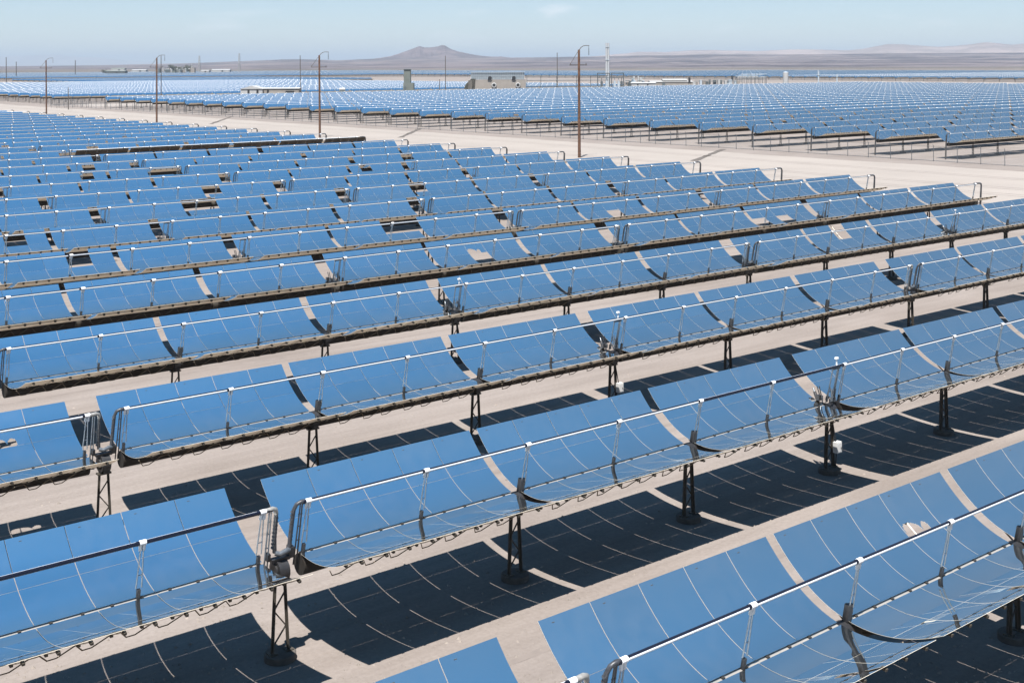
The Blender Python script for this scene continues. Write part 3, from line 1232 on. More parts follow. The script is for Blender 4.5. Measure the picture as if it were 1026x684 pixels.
# small wire enclosure at far left
x, y, t = ground_at(70, 108)
enc = empty('wire_enclosure', (x, y, 0))
tag(enc, 'small fenced enclosure of thin posts at the far left road edge', 'enclosure')
for k in range(10):
    a, bb = (k % 5) * 3.0 - 6, (k // 5) * 6.0 - 3
    mb = MB(); mb.tube((a, bb, 0), (a, bb, 3.2), 0.06, n=5); mb.obj('fence_post', M_GALV, enc)
mb = MB()
for z in (1.2, 3.15):
    for bb in (-3, 3):
        mb.tube((-6, bb, z), (6, bb, z), 0.04, n=5)
    for a in (-6, 6):
        mb.tube((a, -3, z), (a, 3, z), 0.04, n=5)
mb.obj('fence_rail', M_GALV, enc)
ROTC = -YAW     # so that a building's long side faces the camera squarely


LIFT = 3.9
LIFTED = []


def place(name, pxx, pyy, label, cat, group=None, rz=ROTC, lifted=True):
    # most plant buildings stand behind a row of troughs that hides their lowest metres
    x, y, t = ground_at(pxx, pyy, LIFT if lifted else 0.0)
    o = empty(name, (x, y, 0), 0, rz)
    tag(o, label, cat, group)
    if lifted:
        LIFTED.append(o)
    return o, t / F_PX          # metres per photo pixel at that spot


def gable(mb, cx, w, d, h, rh, mat_w=0, mat_r=1, along='x', y0=0.0):
    x0, x1 = cx - w / 2, cx + w / 2
    mb.add([(x0, y0, 0), (x1, y0, 0), (x1, y0 + d, 0), (x0, y0 + d, 0), (x0, y0, h), (x1, y0, h), (x1, y0 + d, h), (x0, y0 + d, h)],
           [(0, 1, 5, 4), (1, 2, 6, 5), (2, 3, 7, 6), (3, 0, 4, 7)], mat_w)
    if along == 'x':
        a, bq = (x0 - 0.3, y0 + d / 2, h + rh), (x1 + 0.3, y0 + d / 2, h + rh)
        mb.add([(x0 - .3, y0 - .3, h), (x1 + .3, y0 - .3, h), (x1 + .3, y0 + d + .3, h), (x0 - .3, y0 + d + .3, h), a, bq],
               [(0, 1, 5, 4), (2, 3, 4, 5), (3, 0, 4), (1, 2, 5)], mat_r)
    else:
        a, bq = (cx, y0 - .3, h + rh), (cx, y0 + d + .3, h + rh)
        mb.add([(x0 - .3, y0 - .3, h), (x1 + .3, y0 - .3, h), (x1 + .3, y0 + d + .3, h), (x0 - .3, y0 + d + .3, h), a, bq],
               [(0, 1, 4), (1, 2, 5, 4), (2, 3, 5), (3, 0, 4, 5)], mat_r)


# long white shed, left of centre
o, s = place('long_shed', 252, 93.3, 'long low white shed with a gabled left end behind the mirror rows', 'shed')
mb = MB(); gable(mb, 0, 22 * s, 9, 4.0 * s, 3.2 * s, along='y'); mb.obj('gable_hall', [M_WALL, M_WALL], o)
mb = MB(); gable(mb, 29 * s, 36 * s, 7, 4.2 * s, 1.0 * s, y0=1.0); mb.obj('side_wing', [M_TANWALL, M_WALL], o)
for q in (-3, 6, 16):
    mb = MB(); mb.box(((q) * s, -0.05 if q < 11 else 0.93, 1.6 * s), (2.0 * s, 0.1, 3.0 * s)); mb.obj('door', M_DARK, o)
# dark truck and white tanker
o, s = place('storage_container', 290, 93.2, 'dark flat storage container at the end of the white shed', 'container')
mb = MB(); mb.box((0, 1.5, 0.9 * s), (8 * s, 2.5, 1.8 * s)); mb.obj('container_body', M_DARK, o)
o, s = place('water_tank', 342.5, 91.2, 'small white round-topped tank at the edge of the mirror field', 'tank')
mb = MB(); mb.tube((-3 * s, 1.5, 1.5 * s), (3 * s, 1.5, 1.5 * s), 1.5 * s, n=16); mb.obj('tank_body', M_WALL, o)
mb = MB(); mb.box((0, 1.5, 0.4 * s), (5 * s, 1.4, 0.8 * s)); mb.obj('tank_cradle', M_EQ, o)
# white block and yard near the left field gap
o, s = place('electrical_cabinet', 126.5, 102.3, 'pale grey block at the gap of the left mirror field', 'cabinet', lifted=False)
mb = MB(); mb.box((0, 1.5, 3.2 * s), (6.5 * s, 3, 6.4 * s)); mb.obj('cabinet_body', M_WALL, o)
mb = MB(); mb.box((0, 1.5, 6.55 * s), (7.1 * s, 3.3, 0.4 * s)); mb.obj('roof', M_EQ, o)
mb = MB(); mb.box((-1.2 * s, -0.04, 2.5 * s), (2.2 * s, 0.08, 5 * s)); mb.obj('door', M_LOUV, o)
# grey green tower
o, s = place('concrete_tower', 408, 90.6, 'grey green concrete tower with a wider foot, left of the mountain pole', 'tower')
mb = MB(); mb.box((-0.2 * s, 3, 10.3 * s), (6.6 * s, 4.5, 20.4 * s)); mb.obj('tower_shaft', M_GRN, o)
mb = MB(); mb.box((1.2 * s, 2.6, 3.6 * s), (10.4 * s, 6.0, 7.2 * s)); mb.obj('tower_foot', M_GRN, o)
mb = MB(); mb.box((-2.0 * s, -0.5, 2.2 * s), (1.5 * s, 0.3, 4.2 * s)); mb.obj('door', M_EQ, o)
mb = MB(); mb.box((-0.2 * s, 3, 20.8 * s), (7.2 * s, 5, 0.6 * s)); mb.obj('tower_cap', M_EQ, o)

# cooling tower
o, s = place('cooling_tower', 500, 88.6, 'long tan cooling tower with a louvred top and round fan openings', 'cooling tower')
mb = MB(); mb.box((-2 * s, 5, 4.2 * s), (58 * s, 10, 8.4 * s)); mb.obj('basin_wall', M_TANWALL, o)
mb = MB()
for k in range(24):
    mb.box(((-27 + k * 2.2) * s, 1.0, 12.2 * s), (0.55 * s, 0.6, 7.0 * s), 0)
for k in range(5):
    mb.box((-1.5 * s, 1.6, (9.3 + k * 1.55) * s), (54 * s, 0.4, 0.75 * s), 0)
mb.box((-1.5 * s, 4.5, 12.2 * s), (53 * s, 5, 6.8 * s), 0)
mb.obj('louvre_deck', M_LOUV, o)
mb = MB(); mb.box((-1.5 * s, 5, 16.0 * s), (55 * s, 8, 0.35 * s)); mb.obj('deck_roof', M_LOUV, o)
for q in (-9, 15):
    mb = MB(); mb.tube((q * s, 0.2, 10.2 * s), (q * s, -0.5, 10.2 * s), 1.9 * s, n=16); mb.tube(((q - 2.0) * s, -0.2, 8.6 * s), ((q + 1.2) * s, -0.2, 11.4 * s), 0.7 * s, n=8); mb.obj('fan_cowl', M_DARK, o)
    f = (q + 4)
    mb = MB(); mb.tube((f * s, 0.0, 3.0 * s), (f * s, -1.0, 3.0 * s), 2.6 * s, 2.2 * s, n=18); pp = mb.obj('inlet_ring', M_WALL, o)
    mb = MB(); mb.tube((f * s, -0.9, 3.2 * s), (f * s, -1.05, 3.2 * s), 1.5 * s, n=14); mb.obj('inlet_fan', M_DARK, pp)
mb = MB()
mb.add([(-38 * s, 0, 0), (-33.5 * s, 0, 4 * s), (-28 * s, 0, 9.5 * s), (-23.5 * s, 0, 9.5 * s), (-24.5 * s, 0, 0),
        (-38 * s, 4, 0), (-33.5 * s, 4, 4 * s), (-28 * s, 4, 9.5 * s), (-23.5 * s, 4, 9.5 * s), (-24.5 * s, 4, 0)],
       [(4, 3, 2, 1, 0), (5, 6, 7, 8, 9), (0, 1, 6, 5), (1, 2, 7, 6), (2, 3, 8, 7), (3, 4, 9, 8)])
for v in range(3):
    pass
mb.obj('stair_ramp', plain('rusty_dark_cladding', (0.050, 0.050, 0.037), 0.8, var=0.5, scale=0.6), o)

# pipe rack running right from the cooling tower
o, s = place('pipe_rack', 570, 87.6, 'long pipe rack running from the cooling tower to the steel gantry', 'pipe rack')
for z in (1.0, 7.0, 11.5):
    mb = MB(); mb.tube((-42 * s, 2, z * s), (40 * s, 2, z * s), 0.42 * s, n=8); mb.obj('pipe', M_EQ, o)
for q in (-42, -28, -12, 8, 22, 38):
    mb = MB(); mb.tube((q * s, 2.4, 0), (q * s, 2.4, 12 * s), 0.3 * s, n=6); mb.obj('rack_post', M_EQ, o)

# steel gantry of the substation
o, s = place('steel_gantry', 612, 87.6, 'dark steel gantry frame at the foot of the tall white stack', 'gantry')
for q in (-13, -1, 1, 13):
    mb = MB(); mb.tube((q * s, 1, 0), (q * s, 1, 14.3 * s), 0.5 * s, n=6); mb.obj('gantry_leg', M_EQ, o)
mb = MB(); mb.box((-7 * s, 1, 14.0 * s), (13 * s, 0.7, 0.9 * s)); mb.box((7 * s, 1, 14.0 * s), (13 * s, 0.7, 0.9 * s)); mb.box((0, 1, 9.5 * s), (26 * s, 0.5, 0.5 * s)); mb.obj('gantry_beam', M_EQ, o)
for q in (-9, -4, 4, 8, 11):
    mb = MB(); mb.box((q * s, 1.2, 3.0 * s), (2.2 * s, 1.5, 6.0 * s)); mb.tube((q * s, 1.2, 6 * s), (q * s, 1.2, 9.5 * s), 0.3 * s, n=6); mb.obj('transformer', M_EQ if q % 2 else M_LOUV, o)
# twin stack
o, s = place('exhaust_stack', 609.3, 87.2, 'tall pale twin exhaust stack rising above the plant', 'stack')
for q in (-1.0, 1.0):
    mb = MB(); mb.tube((q * s, 4, 0), (q * s, 4, 44 * s), 0.98 * s, 0.92 * s, n=14); mb.obj('flue', plain('bleached_stack_paint', (0.42, 0.43, 0.44), 0.6), o)
mb = MB()
for k in range(3):
    mb.box((0, 4, (14 + 13 * k) * s), (4.4 * s, 2.4 * s, 0.3 * s))
mb.obj('stack_ring', M_LOUV, o)
# piping cluster right of the stack
o, s = place('boiler_unit', 637, 86, 'cluster of grey boiler pipes and drums right of the stack', 'boiler')
for k in range(16):
    a = random.uniform(-10, 10); w = random.uniform(1.0, 3.2); h = random.uniform(3, 12) * (1 - abs(a) / 24)
    mb = MB(); mb.box((a * s, 2 + random.uniform(0, 3), h / 2 * s), (w * s, 1.5, h * s)); mb.obj('pipe_drum', random.choice([M_EQ, M_LOUV, M_WALL, M_TANWALL]), o)
for k in range(5):
    mb = MB(); mb.tube(((-10 + 4 * k) * s, 1, (5 + k % 3 * 2.5) * s), ((-6 + 4 * k) * s, 1, (5 + k % 3 * 2.5) * s), 0.4 * s, n=6); mb.obj('pipe', M_EQ, o)
# low white sheds
o, s = place('white_workshop', 645, 86.2, 'low white workshop with two dark windows below the stack', 'workshop')
mb = MB(); gable(mb, 0, 24 * s, 8, 2.7 * s, 0.9 * s); mb.obj('wall', [M_WALL, M_WALL], o)
for q in (-6, 4):
    mb = MB(); mb.box((q * s, -0.06, 1.3 * s), (1.4 * s, 0.1, 1.2 * s)); mb.obj('window', M_DARK, o)
o, s = place('flat_warehouse', 673, 84, 'wide low pale warehouse with a curved roof right of the stack', 'warehouse')
mb = MB(); gable(mb, 0, 42 * s, 14, 1.6 * s, 1.5 * s); gable(mb, 4 * s, 24 * s, 10, 3.2 * s, 1.6 * s, y0=2); mb.obj('wall', [M_TANWALL, plain('pale_shed_roof', (0.280, 0.275, 0.265), 0.7)], o)
mb = MB(); mb.box((-8 * s, -0.06, 0.7 * s), (3 * s, 0.1, 1.3 * s)); mb.obj('door', M_EQ, o)
for (pxx, pyy, hh, lab) in [(691, 84.3, 6.5, 'dark vertical vessel beside the pale warehouse'), (734, 81.5, 5.5, 'dark vertical vessel left of the pipe lattice')]:
    o, s = place('pressure_vessel', pxx, pyy, lab, 'vessel', 'dark pressure vessels')
    mb = MB(); mb.tube((0, 1, 0.6 * s), (0, 1, hh * s), 1.1 * s, n=12); mb.obj('vessel_body', M_DARK, o)
    for q in (-0.8, 0.8):
        mb = MB(); mb.tube((q * s, 1, 0), (q * s, 1, 0.8 * s), 0.25 * s, n=6); mb.obj('leg', M_EQ, o)
# pipe lattice left of the white tank
o, s = place('pipe_lattice', 752, 82, 'tangled lattice of pipes and posts left of the white tank', 'pipework')
for k in range(17):
    a = -17 + 2.1 * k + random.uniform(-0.6, 0.6)
    mb = MB(); mb.tube((a * s, 1, 0), (a * s, 1, random.uniform(4, 9) * s), 0.28 * s, n=5); mb.obj('lattice_post', random.choice([M_EQ, M_GALV]), o)
for k in range(6):
    z = 2.5 + 1.0 * k
    mb = MB(); mb.tube((random.uniform(-17, -8) * s, 1, z * s), (random.uniform(6, 17) * s, 1, z * s), 0.25 * s, n=5); mb.obj('pipe', random.choice([M_EQ, M_LOUV]), o)
o, s = place('storage_tank', 788, 82.3, 'white upright storage tank at the right of the pipe lattice', 'tank')
mb = MB(); mb.tube((0, 2, 0), (0, 2, 9.6 * s), 2.7 * s, n=20); mb.obj('tank_body', M_WALL, o)
mb = MB(); mb.tube((0, 2, 9.6 * s), (0, 2, 10.3 * s), 2.7 * s, 0.6 * s, n=20); mb.obj('tank_lid', M_LOUV, o)
for (pxx, pyy, hh, lab) in [(820.5, 81.7, 10.5, 'pale slim column right of the white tank'), (839, 81.2, 6.5, 'short pale column, farther right of the white tank')]:
    o, s = place('vent_column', pxx, pyy, lab, 'column', 'pale columns by the right field')
    mb = MB(); mb.tube((0, 1, 0), (0, 1, hh * s), 0.75 * s, n=8); mb.obj('column_shaft', M_LOUV, o)
    mb = MB(); mb.box((0, 1, hh * 0.55 * s), (2.2 * s, 1, 0.5 * s)); mb.obj('column_bracket', M_EQ, o)

# far left: trees, sheds, masts on the plain
def tree(x, y, h, w, label):
    root = empty('desert_tree', (x, y, 0))
    mb = MB()
    mb.tube((0, 0, 0), (0.1 * w, 0, h * 0.55), 0.05 * w, 0.025 * w, n=7)
    for k in range(4):
        a = random.uniform(0, 6.28)
        mb.tube((0.05 * w, 0, h * 0.35), (0.3 * w * math.cos(a), 0.3 * w * math.sin(a), h * 0.7), 0.02 * w, 0.008 * w, n=5)
    mb.obj('trunk', M_WOOD, root)
    mb = MB()
    cl = [(random.uniform(-.42, .42) * w, random.uniform(-.4, .4) * w, random.uniform(.42, .9) * h, random.uniform(.12, .24) * w) for _ in range(9)]
    for k in range(900):
        cx, cy, cz, rr = random.choice(cl)
        d = Vector((random.gauss(0, 1), random.gauss(0, 1), random.gauss(0, 0.8))).normalized() * rr * random.random() ** 0.4
        p = Vector((cx, cy, cz)) + d
        e = Vector((random.gauss(0, 1), random.gauss(0, 1), random.gauss(0, 1))).normalized()
        f = e.orthogonal().normalized()
        g = 0.035 * w
        mb.add([p - e * g, p + f * g * 0.7, p + e * g, p - f * g * 0.7], [(0, 1, 2, 3)])
    mb.obj('crown', M_TREE, root)
    return tag(root, label, 'tree', 'dark trees on the far left plain')


for pxx, pyy, hp, wp, lab in [(172, 72.8, 7.5, 12, 'leftmost dark desert tree in the clump on the plain'),
                              (184, 73, 7.0, 13, 'widest dark desert tree right of the clump centre'),
                              (189.5, 73, 8.0, 7, 'slim dark desert tree at the right of the clump'),
                              (104.5, 74, 3.5, 8, 'low dark desert tree beside the distant pale sheds')]:
    x, y, t = ground_at(pxx, pyy, 3.0)
    s = t / F_PX
    tree(x, y, hp * s + 3, wp * s, lab)
for pxx, pyy, w, h, lab in [(115, 74, 20, 3.2, 'far grey shed with dark tree at its left end'),
                            (118, 72.2, 13, 4, 'pale far building behind the grey shed at left'),
                            (221, 72.5, 18, 3.0, 'far white building with long roof between the two thin masts'),
                            (139, 72.3, 14, 2.5, 'far pale block left of the dark tree clump'),
                            (205, 73, 8, 2.6, 'far small white hut right of the dark tree clump'),
                            (178, 72.2, 26, 3.4, 'far grey plant hall behind the dark tree clump')]:
    o, s = place('far_building', pxx, pyy, lab, 'building', 'far buildings on the plain')
    mb = MB(); gable(mb, 0, w * s, 14, h * s * 0.75, h * s * 0.25); mb.obj('wall', [M_WALL if 'white' in lab or 'pale' in lab else M_EQ, M_WALL if 'grey shed' not in lab else M_GRN], o)
    mb = MB(); mb.box((0.1 * w * s, -0.2, 0.3 * h * s), (1.6 * s, 0.3, 0.6 * h * s)); mb.obj('door', M_DARK, o)
for pxx, pyy, top, lab in [(199.8, 72.7, 56, 'pale lattice mast right of the dark tree clump'), (239.8, 72.7, 53.5, 'thin pale mast above the left end of the white shed'),
                           (192.5, 72.7, 64, 'short pale mast touching the dark tree clump')]:
    o, s = place('lattice_mast', pxx, pyy, lab, 'mast', 'pale masts on the far plain')
    h = (pyy - top) * s
    mb = MB()
    w0, w1 = 1.0 * s, 0.45 * s
    for a, bb in ((-1, -1), (1, -1), (1, 1), (-1, 1)):
        mb.tube((a * w0, bb * w0, 0), (a * w1, bb * w1, h), 0.16 * s, n=4)
    for k in range(8):
        z0, z1 = h * k / 8, h * (k + 1) / 8
        ww = w0 + (w1 - w0) * k / 8
        mb.tube((-ww, -ww, z0), (ww, -ww, z1), 0.12 * s, n=4)
        mb.tube((ww, ww, z0), (-ww, ww, z1), 0.12 * s, n=4)
    mb.obj('mast_frame', M_WALL, o)
    mb = MB(); mb.box((0, 0, h * 0.45), (2.2 * s, 2.2 * s, 0.4 * s)); mb.obj('mast_platform', M_WALL, o)


o, s = place('process_plant', 171, 73.2, 'distant process plant of dark halls, drums and pipes beside the far trees', 'plant')
for k in range(15):
    a = -16 + 2.6 * k + random.uniform(-1, 1)
    w_, h_ = random.uniform(1.5, 5), random.uniform(1.2, 5.5)
    mb = MB()
    if k % 3:
        mb.box((a * s, random.uniform(2, 20), h_ / 2 * s), (w_ * s, 8, h_ * s))
        mb.obj('plant_hall', random.choice([M_EQ, M_GRN, M_TANWALL, M_LOUV]), o)
    else:
        mb.tube((a * s, 4, 0), (a * s, 4, (h_ + 2) * s), 0.8 * s, n=10)
        mb.obj('process_drum', random.choice([M_EQ, M_WALL]), o)
for k in range(4):
    mb = MB(); mb.tube(((-15 + 8 * k) * s, 1, (1.5 + k % 2 * 1.5) * s), ((-8 + 8 * k) * s, 1, (1.5 + k % 2 * 1.5) * s), 0.3 * s, n=5); mb.obj('pipe', M_EQ, o)
o, s = place('tank_farm_pipework', 720, 83, 'low tangle of pipes and small drums between the two dark vessels', 'pipework')
for k in range(14):
    a = -24 + 3.4 * k + random.uniform(-1, 1)
    w_, h_ = random.uniform(1.2, 3.6), random.uniform(0.8, 3.4)
    mb = MB(); mb.box((a * s, random.uniform(1, 8), h_ / 2 * s), (w_ * s, 3, h_ * s)); mb.obj('pipe_drum', random.choice([M_EQ, M_WALL, M_TANWALL, M_LOUV]), o)
for k in range(3):
    mb = MB(); mb.tube((-24 * s, 0.5, (0.8 + 0.9 * k) * s), (24 * s, 0.5, (0.8 + 0.9 * k) * s), 0.18 * s, n=5); mb.obj('pipe', M_EQ, o)
for o in LIFTED:
    for ch in o.children_recursive:
        if ch.type == 'MESH':
            for v in ch.data.vertices:
                if v.co.z > 0.25:
                    v.co.z += LIFT


# ------------------------------------------------------------------ hills
def hill_material(name, lo, hi, scale):
    m, nt, b = nodes(name)
    geo = nt.nodes.new('ShaderNodeNewGeometry')
    n = nt.nodes.new('ShaderNodeTexNoise')
    n.inputs['Scale'].default_value = scale
    n.inputs['Detail'].default_value = 9
    n.inputs['Roughness'].default_value = 0.65
    mp = nt.nodes.new('ShaderNodeMapping')
    mp.inputs['Scale'].default_value = (1, 1, 6)
    nt.links.new(geo.outputs['Position'], mp.inputs['Vector'])
    nt.links.new(mp.outputs['Vector'], n.inputs['Vector'])
    r = nt.nodes.new('ShaderNodeValToRGB')
    r.color_ramp.elements[0].position = 0.42
    r.color_ramp.elements[1].position = 0.60
    r.color_ramp.elements[0].color = (*lo, 1)
    r.color_ramp.elements[1].color = (*hi, 1)
    nt.links.new(n.outputs['Fac'], r.inputs['Fac'])
    nt.links.new(r.outputs['Color'], b.inputs['Base Color'])
    b.inputs['Roughness'].default_value = 1.0
    b.inputs['Specular IOR Level'].default_value = 0.05
    return m


def fbm(x, y, seed, octaves=5):
    r2 = np.random.default_rng(seed)
    out = np.zeros_like(x)
    amp, fr = 1.0, 1.0
    for _ in range(octaves):
        for _ in range(3):
            a = r2.uniform(0, 2 * math.pi); ph = r2.uniform(0, 6.28)
            out += amp / 3 * np.sin(fr * (x * math.cos(a) + y * math.sin(a)) + ph + 1.7 * np.sin(fr * 0.7 * (x * math.sin(a) - y * math.cos(a)) + ph * 2))
        amp *= 0.5
        fr *= 2.1
    return out


def ridge(name, prof, dist, depth_front, depth_back, mat, label, seed, rough=0.10, nx=420, ny=46, gully=320.0):
    """a hill range standing at its real distance, its crest line running through the given skyline"""
    xs = np.array([p[0] for p in prof], float)
    ys = np.array([p[1] for p in prof], float)
    P = np.linspace(xs[0], xs[-1], nx)
    sky = np.interp(P, xs, ys)
    hor = 64.1 - ROLL * (513 - P) * 1.0
    H = np.maximum(0, (hor - sky) * dist / F_PX + CAM_Z)
    lat = (P - 513) / F_PX * dist
    dd = np.linspace(-depth_front, depth_back, ny)
    LA, DD = np.meshgrid(lat, dd)
    prof_d = np.where(DD < 0, np.clip(1 + DD / depth_front, 0, 1) ** 1.35, np.clip(1 - DD / depth_back, 0, 1))
    nz = fbm(LA / gully, DD / gully, seed)
    gul = np.abs(fbm(LA / (gully * 0.35), DD / (gully * 1.6), seed + 5, 4))
    Z = H[None, :] * prof_d * (1 + rough * nz * (1 - 0.6 * prof_d) - 0.16 * gul * (1 - prof_d ** 6)) - 4
    W = LA * (dist + DD) / dist
    X = W * CS + (dist + DD) * SN
    Y = -W * SN + (dist + DD) * CS
    V = np.stack([X, Y, Z], -1).reshape(-1, 3)
    F = [(j * nx + i, j * nx + i + 1, (j + 1) * nx + i + 1, (j + 1) * nx + i) for j in range(ny - 1) for i in range(nx - 1)]
    me = bpy.data.meshes.new(name)
    me.from_pydata(V.tolist(), [], F)
    me.materials.append(mat)
    me.polygons.foreach_set('use_smooth', [True] * len(F))
    me.update()
    o = link(name, me)
    tag(o, label, 'hill', None, 'structure')
    return o


M_HILL = hill_material('volcanic_hill', (0.062, 0.046, 0.050), (0.130, 0.098, 0.100), 0.004)
M_BAJADA = hill_material('scrub_slope', (0.048, 0.037, 0.041), (0.140, 0.112, 0.110), 0.0022)
M_PALEHILL = hill_material('pale_hill', (0.17, 0.128, 0.112), (0.27, 0.205, 0.18), 0.0014)
ridge('hill', [(-60, 66.5), (0, 66), (100, 65), (180, 63.2), (240, 61), (285, 58.9), (305, 58.8), (340, 60), (380, 58.2), (430, 57), (500, 57.5), (545, 57), (600, 56), (640, 55), (700, 54.3), (760, 54), (830, 53.5), (900, 53), (1026, 52), (1090, 52)],
      8200, 4200, 2500, M_BAJADA, 'long low dark scrub slope along the horizon', 3, 0.05)
ridge('hill', [(368, 59), (380, 57.3), (392, 55.2), (402, 52), (412, 48), (418, 45.2), (422, 44.2), (427, 45.3), (433, 46), (439, 45.3), (444, 43.8), (447, 44.4), (453, 47.5), (462, 50.8), (473, 53.6), (485, 55.6), (500, 56.6), (503, 56), (512, 57), (540, 58.5)],
      9000, 1500, 1500, M_HILL, 'twin peaked volcanic mountain', 11, 0.12, 260, 40, 160.0)
ridge('hill', [(560, 58), (600, 55.6), (622, 53.2), (640, 51.4), (655, 51.2), (668, 51.8), (690, 50.4), (715, 49.6), (735, 50.3), (760, 50.6), (790, 49.6), (824, 49.4), (850, 49.8), (866, 48.4), (880, 45.6), (891, 43.9), (905, 44.2), (920, 45.3), (940, 46.4), (958, 45.6), (975, 43.0), (990, 41.1), (1004, 41.6), (1016, 42.6), (1030, 41.6), (1060, 40), (1100, 44)],
      13500, 3800, 3500, M_PALEHILL, 'pale pink rounded hills at the right of the horizon', 23, 0.14, 420, 50, 420.0)
ridge('hill', [(-80, 60), (-30, 56.5), (0, 55.6), (20, 55.2), (40, 54.0), (62, 53.6), (80, 56.5), (92, 56.0), (105, 58), (125, 60), (160, 63), (210, 65)],
      36000, 5000, 5000, M_PALEHILL, 'faint pale far mountain at left of the horizon', 31, 0.1, 160, 20, 900.0)

# ------------------------------------------------------------------ air
hz = MB()
hz.add([(-6000, -6000, -1), (42000, -6000, -1), (42000, 42000, -1), (-6000, 42000, -1), (-6000, -6000, 330), (42000, -6000, 330), (42000, 42000, 330), (-6000, 42000, 330)],
       [(3, 2, 1, 0), (4, 5, 6, 7), (0, 1, 5, 4), (1, 2, 6, 5), (2, 3, 7, 6), (3, 0, 4, 7)])
mh = bpy.data.materials.new('haze_air')
mh.use_nodes = True
nt = mh.node_tree
for n in list(nt.nodes):
    if n.type != 'OUTPUT_MATERIAL':
        nt.nodes.remove(n)
pv = nt.nodes.new('ShaderNodeVolumePrincipled')
pv.inputs['Color'].default_value = (0.53, 0.625, 0.735, 1)
pv.inputs['Density'].default_value = 0.00007
pv.inputs['Anisotropy'].default_value = 0.0
nt.links.new(pv.outputs['Volume'], nt.nodes['Material Output'].inputs['Volume'])
HAZE = True
if HAZE:
    tag(hz.obj('haze', mh), 'thin pale desert haze filling the air', 'haze', None, 'stuff')

# ------------------------------------------------------------------ sky, sun, camera
w = bpy.data.worlds.new('World')
scene.world = w
w.use_nodes = True
nt = w.node_tree
bg = nt.nodes['Background']
sky = nt.nodes.new('ShaderNodeTexSky')
sky.sky_type = 'NISHITA'
sky.sun_disc = False
sky.sun_elevation = math.asin(SUN_DIR.z)
sky.sun_rotation = math.atan2(SUN_DIR.x, SUN_DIR.y)
sky.altitude = 700
sky.air_density = 1.0
sky.dust_density = 0.2
sky.ozone_density = 0.5
# thin scattered cloud wisps low over the horizon
tc = nt.nodes.new('ShaderNodeTexCoord')
mp = nt.nodes.new('ShaderNodeMapping')
mp.inputs['Scale'].default_value = (14, 14, 70)
nz = nt.nodes.new('ShaderNodeTexNoise')
nz.inputs['Scale'].default_value = 1.0
nz.inputs['Detail'].default_value = 6
rp = nt.nodes.new('ShaderNodeValToRGB')
rp.color_ramp.elements[0].position = 0.60
rp.color_ramp.elements[0].color = (0, 0, 0, 1)
rp.color_ramp.elements[1].position = 0.80
rp.color_ramp.elements[1].color = (0.35, 0.35, 0.35, 1)
mixc = nt.nodes.new('ShaderNodeMix')
mixc.data_type = 'RGBA'
mixc.inputs['B'].default_value = (9.0, 9.3, 9.6, 1)
nt.links.new(tc.outputs['Generated'], mp.inputs['Vector'])
nt.links.new(mp.outputs['Vector'], nz.inputs['Vector'])
nt.links.new(nz.outputs['Fac'], rp.inputs['Fac'])
lowmask = nt.nodes.new('ShaderNodeMapRange')
lowmask.inputs['From Min'].default_value = 0.10
lowmask.inputs['From Max'].default_value = 0.05
sepc = nt.nodes.new('ShaderNodeSeparateXYZ')
nt.links.new(tc.outputs['Generated'], sepc.inputs['Vector'])
nt.links.new(sepc.outputs['Z'], lowmask.inputs['Value'])
mulm = nt.nodes.new('ShaderNodeMath')
mulm.operation = 'MULTIPLY'
nt.links.new(rp.outputs['Color'], mulm.inputs[0])
nt.links.new(lowmask.outputs['Result'], mulm.inputs[1])
# one small cloud, a few degrees above the horizon
cu, cv = 558 - 513, 10 - 342 + 277.9
cdir = Vector((cu / F_PX * CS + SN, -cu / F_PX * SN + CS, -cv / F_PX)).normalized()
sub = nt.nodes.new('ShaderNodeVectorMath')
sub.operation = 'SUBTRACT'
sub.inputs[1].default_value = cdir
nt.links.new(tc.outputs['Generated'], sub.inputs[0])
scl = nt.nodes.new('ShaderNodeVectorMath')
scl.operation = 'MULTIPLY'
scl.inputs[1].default_value = (62, 62, 170)
nt.links.new(sub.outputs['Vector'], scl.inputs[0])
cl = nt.nodes.new('ShaderNodeVectorMath')
cl.operation = 'LENGTH'
nt.links.new(scl.outputs['Vector'], cl.inputs[0])
cn = nt.nodes.new('ShaderNodeTexNoise')
cn.inputs['Scale'].default_value = 1.6
cn.inputs['Detail'].default_value = 7
nt.links.new(scl.outputs['Vector'], cn.inputs['Vector'])
csum = nt.nodes.new('ShaderNodeMath')
csum.operation = 'MULTIPLY_ADD'
csum.inputs[1].default_value = 2.2
csum.inputs[2].default_value = -0.75
nt.links.new(cn.outputs['Fac'], csum.inputs[0])
cdf = nt.nodes.new('ShaderNodeMath')
cdf.operation = 'SUBTRACT'
nt.links.new(csum.outputs['Value'], cdf.inputs[0])
nt.links.new(cl.outputs['Value'], cdf.inputs[1])
cmr = nt.nodes.new('ShaderNodeMapRange')
cmr.inputs['From Min'].default_value = -0.75
cmr.inputs['From Max'].default_value = 0.35
cmr.inputs['To Max'].default_value = 0.5
nt.links.new(cdf.outputs['Value'], cmr.inputs['Value'])
cmax = nt.nodes.new('ShaderNodeMath')
cmax.operation = 'MAXIMUM'
nt.links.new(mulm.outputs['Value'], cmax.inputs[0])
nt.links.new(cmr.outputs['Result'], cmax.inputs[1])
nt.links.new(cmax.outputs['Value'], mixc.inputs['Factor'])
sep = nt.nodes.new('ShaderNodeSeparateXYZ')
nt.links.new(tc.outputs['Generated'], sep.inputs['Vector'])
grad = nt.nodes.new('ShaderNodeValToRGB')
stops = [(0.0, (.83, .92, 1.14)), (0.055, (.77, .87, 1.05)), (0.09, (.52, .56, .66)), (0.14, (.40, .45, .52)), (0.22, (.46, .53, .58)), (0.42, (.88, 1.07, 1.05)), (0.75, (.96, 1.58, 1.64)), (0.90, (.84, 1.65, 1.84)), (1.0, (.55, 1.32, 1.54))]
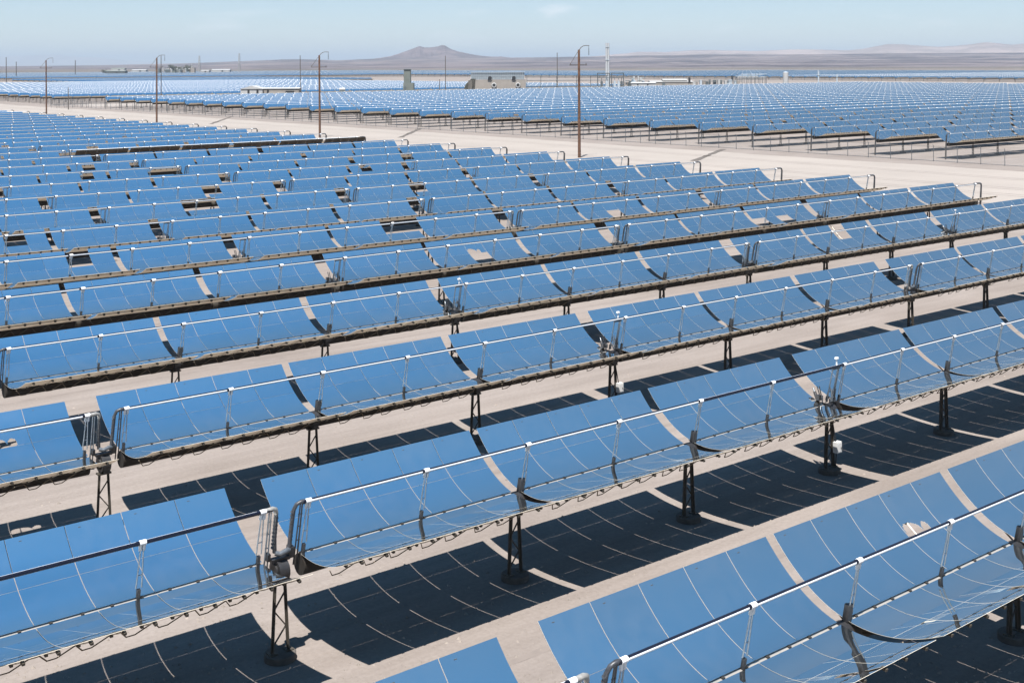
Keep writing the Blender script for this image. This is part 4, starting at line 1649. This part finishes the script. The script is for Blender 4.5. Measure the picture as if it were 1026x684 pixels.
els = grad.color_ramp.elements
while len(els) < len(stops):
    els.new(0.5)
for e, (p_, c_) in zip(els, stops):
    e.position = p_
    e.color = (*[v / 2 for v in c_], 1)
nt.links.new(sep.outputs['Z'], grad.inputs['Fac'])
tint = nt.nodes.new('ShaderNodeVectorMath')
tint.operation = 'MULTIPLY'
nt.links.new(sky.outputs['Color'], tint.inputs[0])
nt.links.new(grad.outputs['Color'], tint.inputs[1])
dbl = nt.nodes.new('ShaderNodeVectorMath')
dbl.operation = 'SCALE'
dbl.inputs['Scale'].default_value = 2.0
nt.links.new(tint.outputs['Vector'], dbl.inputs[0])
nt.links.new(dbl.outputs['Vector'], mixc.inputs['A'])
nt.links.new(mixc.outputs['Result'], bg.inputs['Color'])
bg.inputs['Strength'].default_value = 0.0545

sl = bpy.data.lights.new('sun', 'SUN')
sl.energy = 5.0
sl.angle = R(0.53)
sl.color = (1.0, 0.955, 0.90)
so = bpy.data.objects.new('sun', sl)
COL.objects.link(so)
so.rotation_euler = SUN_DIR.to_track_quat('Z', 'Y').to_euler()
so.location = SUN_DIR * 100

cam = bpy.data.cameras.new('camera')
co = bpy.data.objects.new('camera', cam)
COL.objects.link(co)
cam.sensor_width = 36
cam.lens = F_PX / 1026 * 36
cam.shift_y = -277.9 / 1026
cam.shift_x = 1.056 / 1026
cam.clip_start = 0.5
cam.clip_end = 150000
co.location = (0, 0, CAM_Z)
co.rotation_euler = (Matrix.Rotation(-YAW, 3, 'Z') @ Matrix.Rotation(R(90), 3, 'X') @ Matrix.Rotation(ROLL, 3, 'Z')).to_euler()
scene.camera = co

scene.render.engine = 'CYCLES'
cy = scene.cycles
cy.max_bounces = 8
cy.diffuse_bounces = 1
cy.glossy_bounces = 5
cy.transmission_bounces = 4
cy.transparent_max_bounces = 8
cy.volume_bounces = 0
cy.caustics_reflective = False
cy.caustics_refractive = False
cy.sample_clamp_indirect = 4.0
cy.use_denoising = True
cy.use_adaptive_sampling = True
cy.adaptive_threshold = 0.015
vs = scene.view_settings
vs.view_transform = 'Standard'
vs.look = 'None'
vs.exposure = 1.14
vs.gamma = 1.0
vs.use_curve_mapping = False
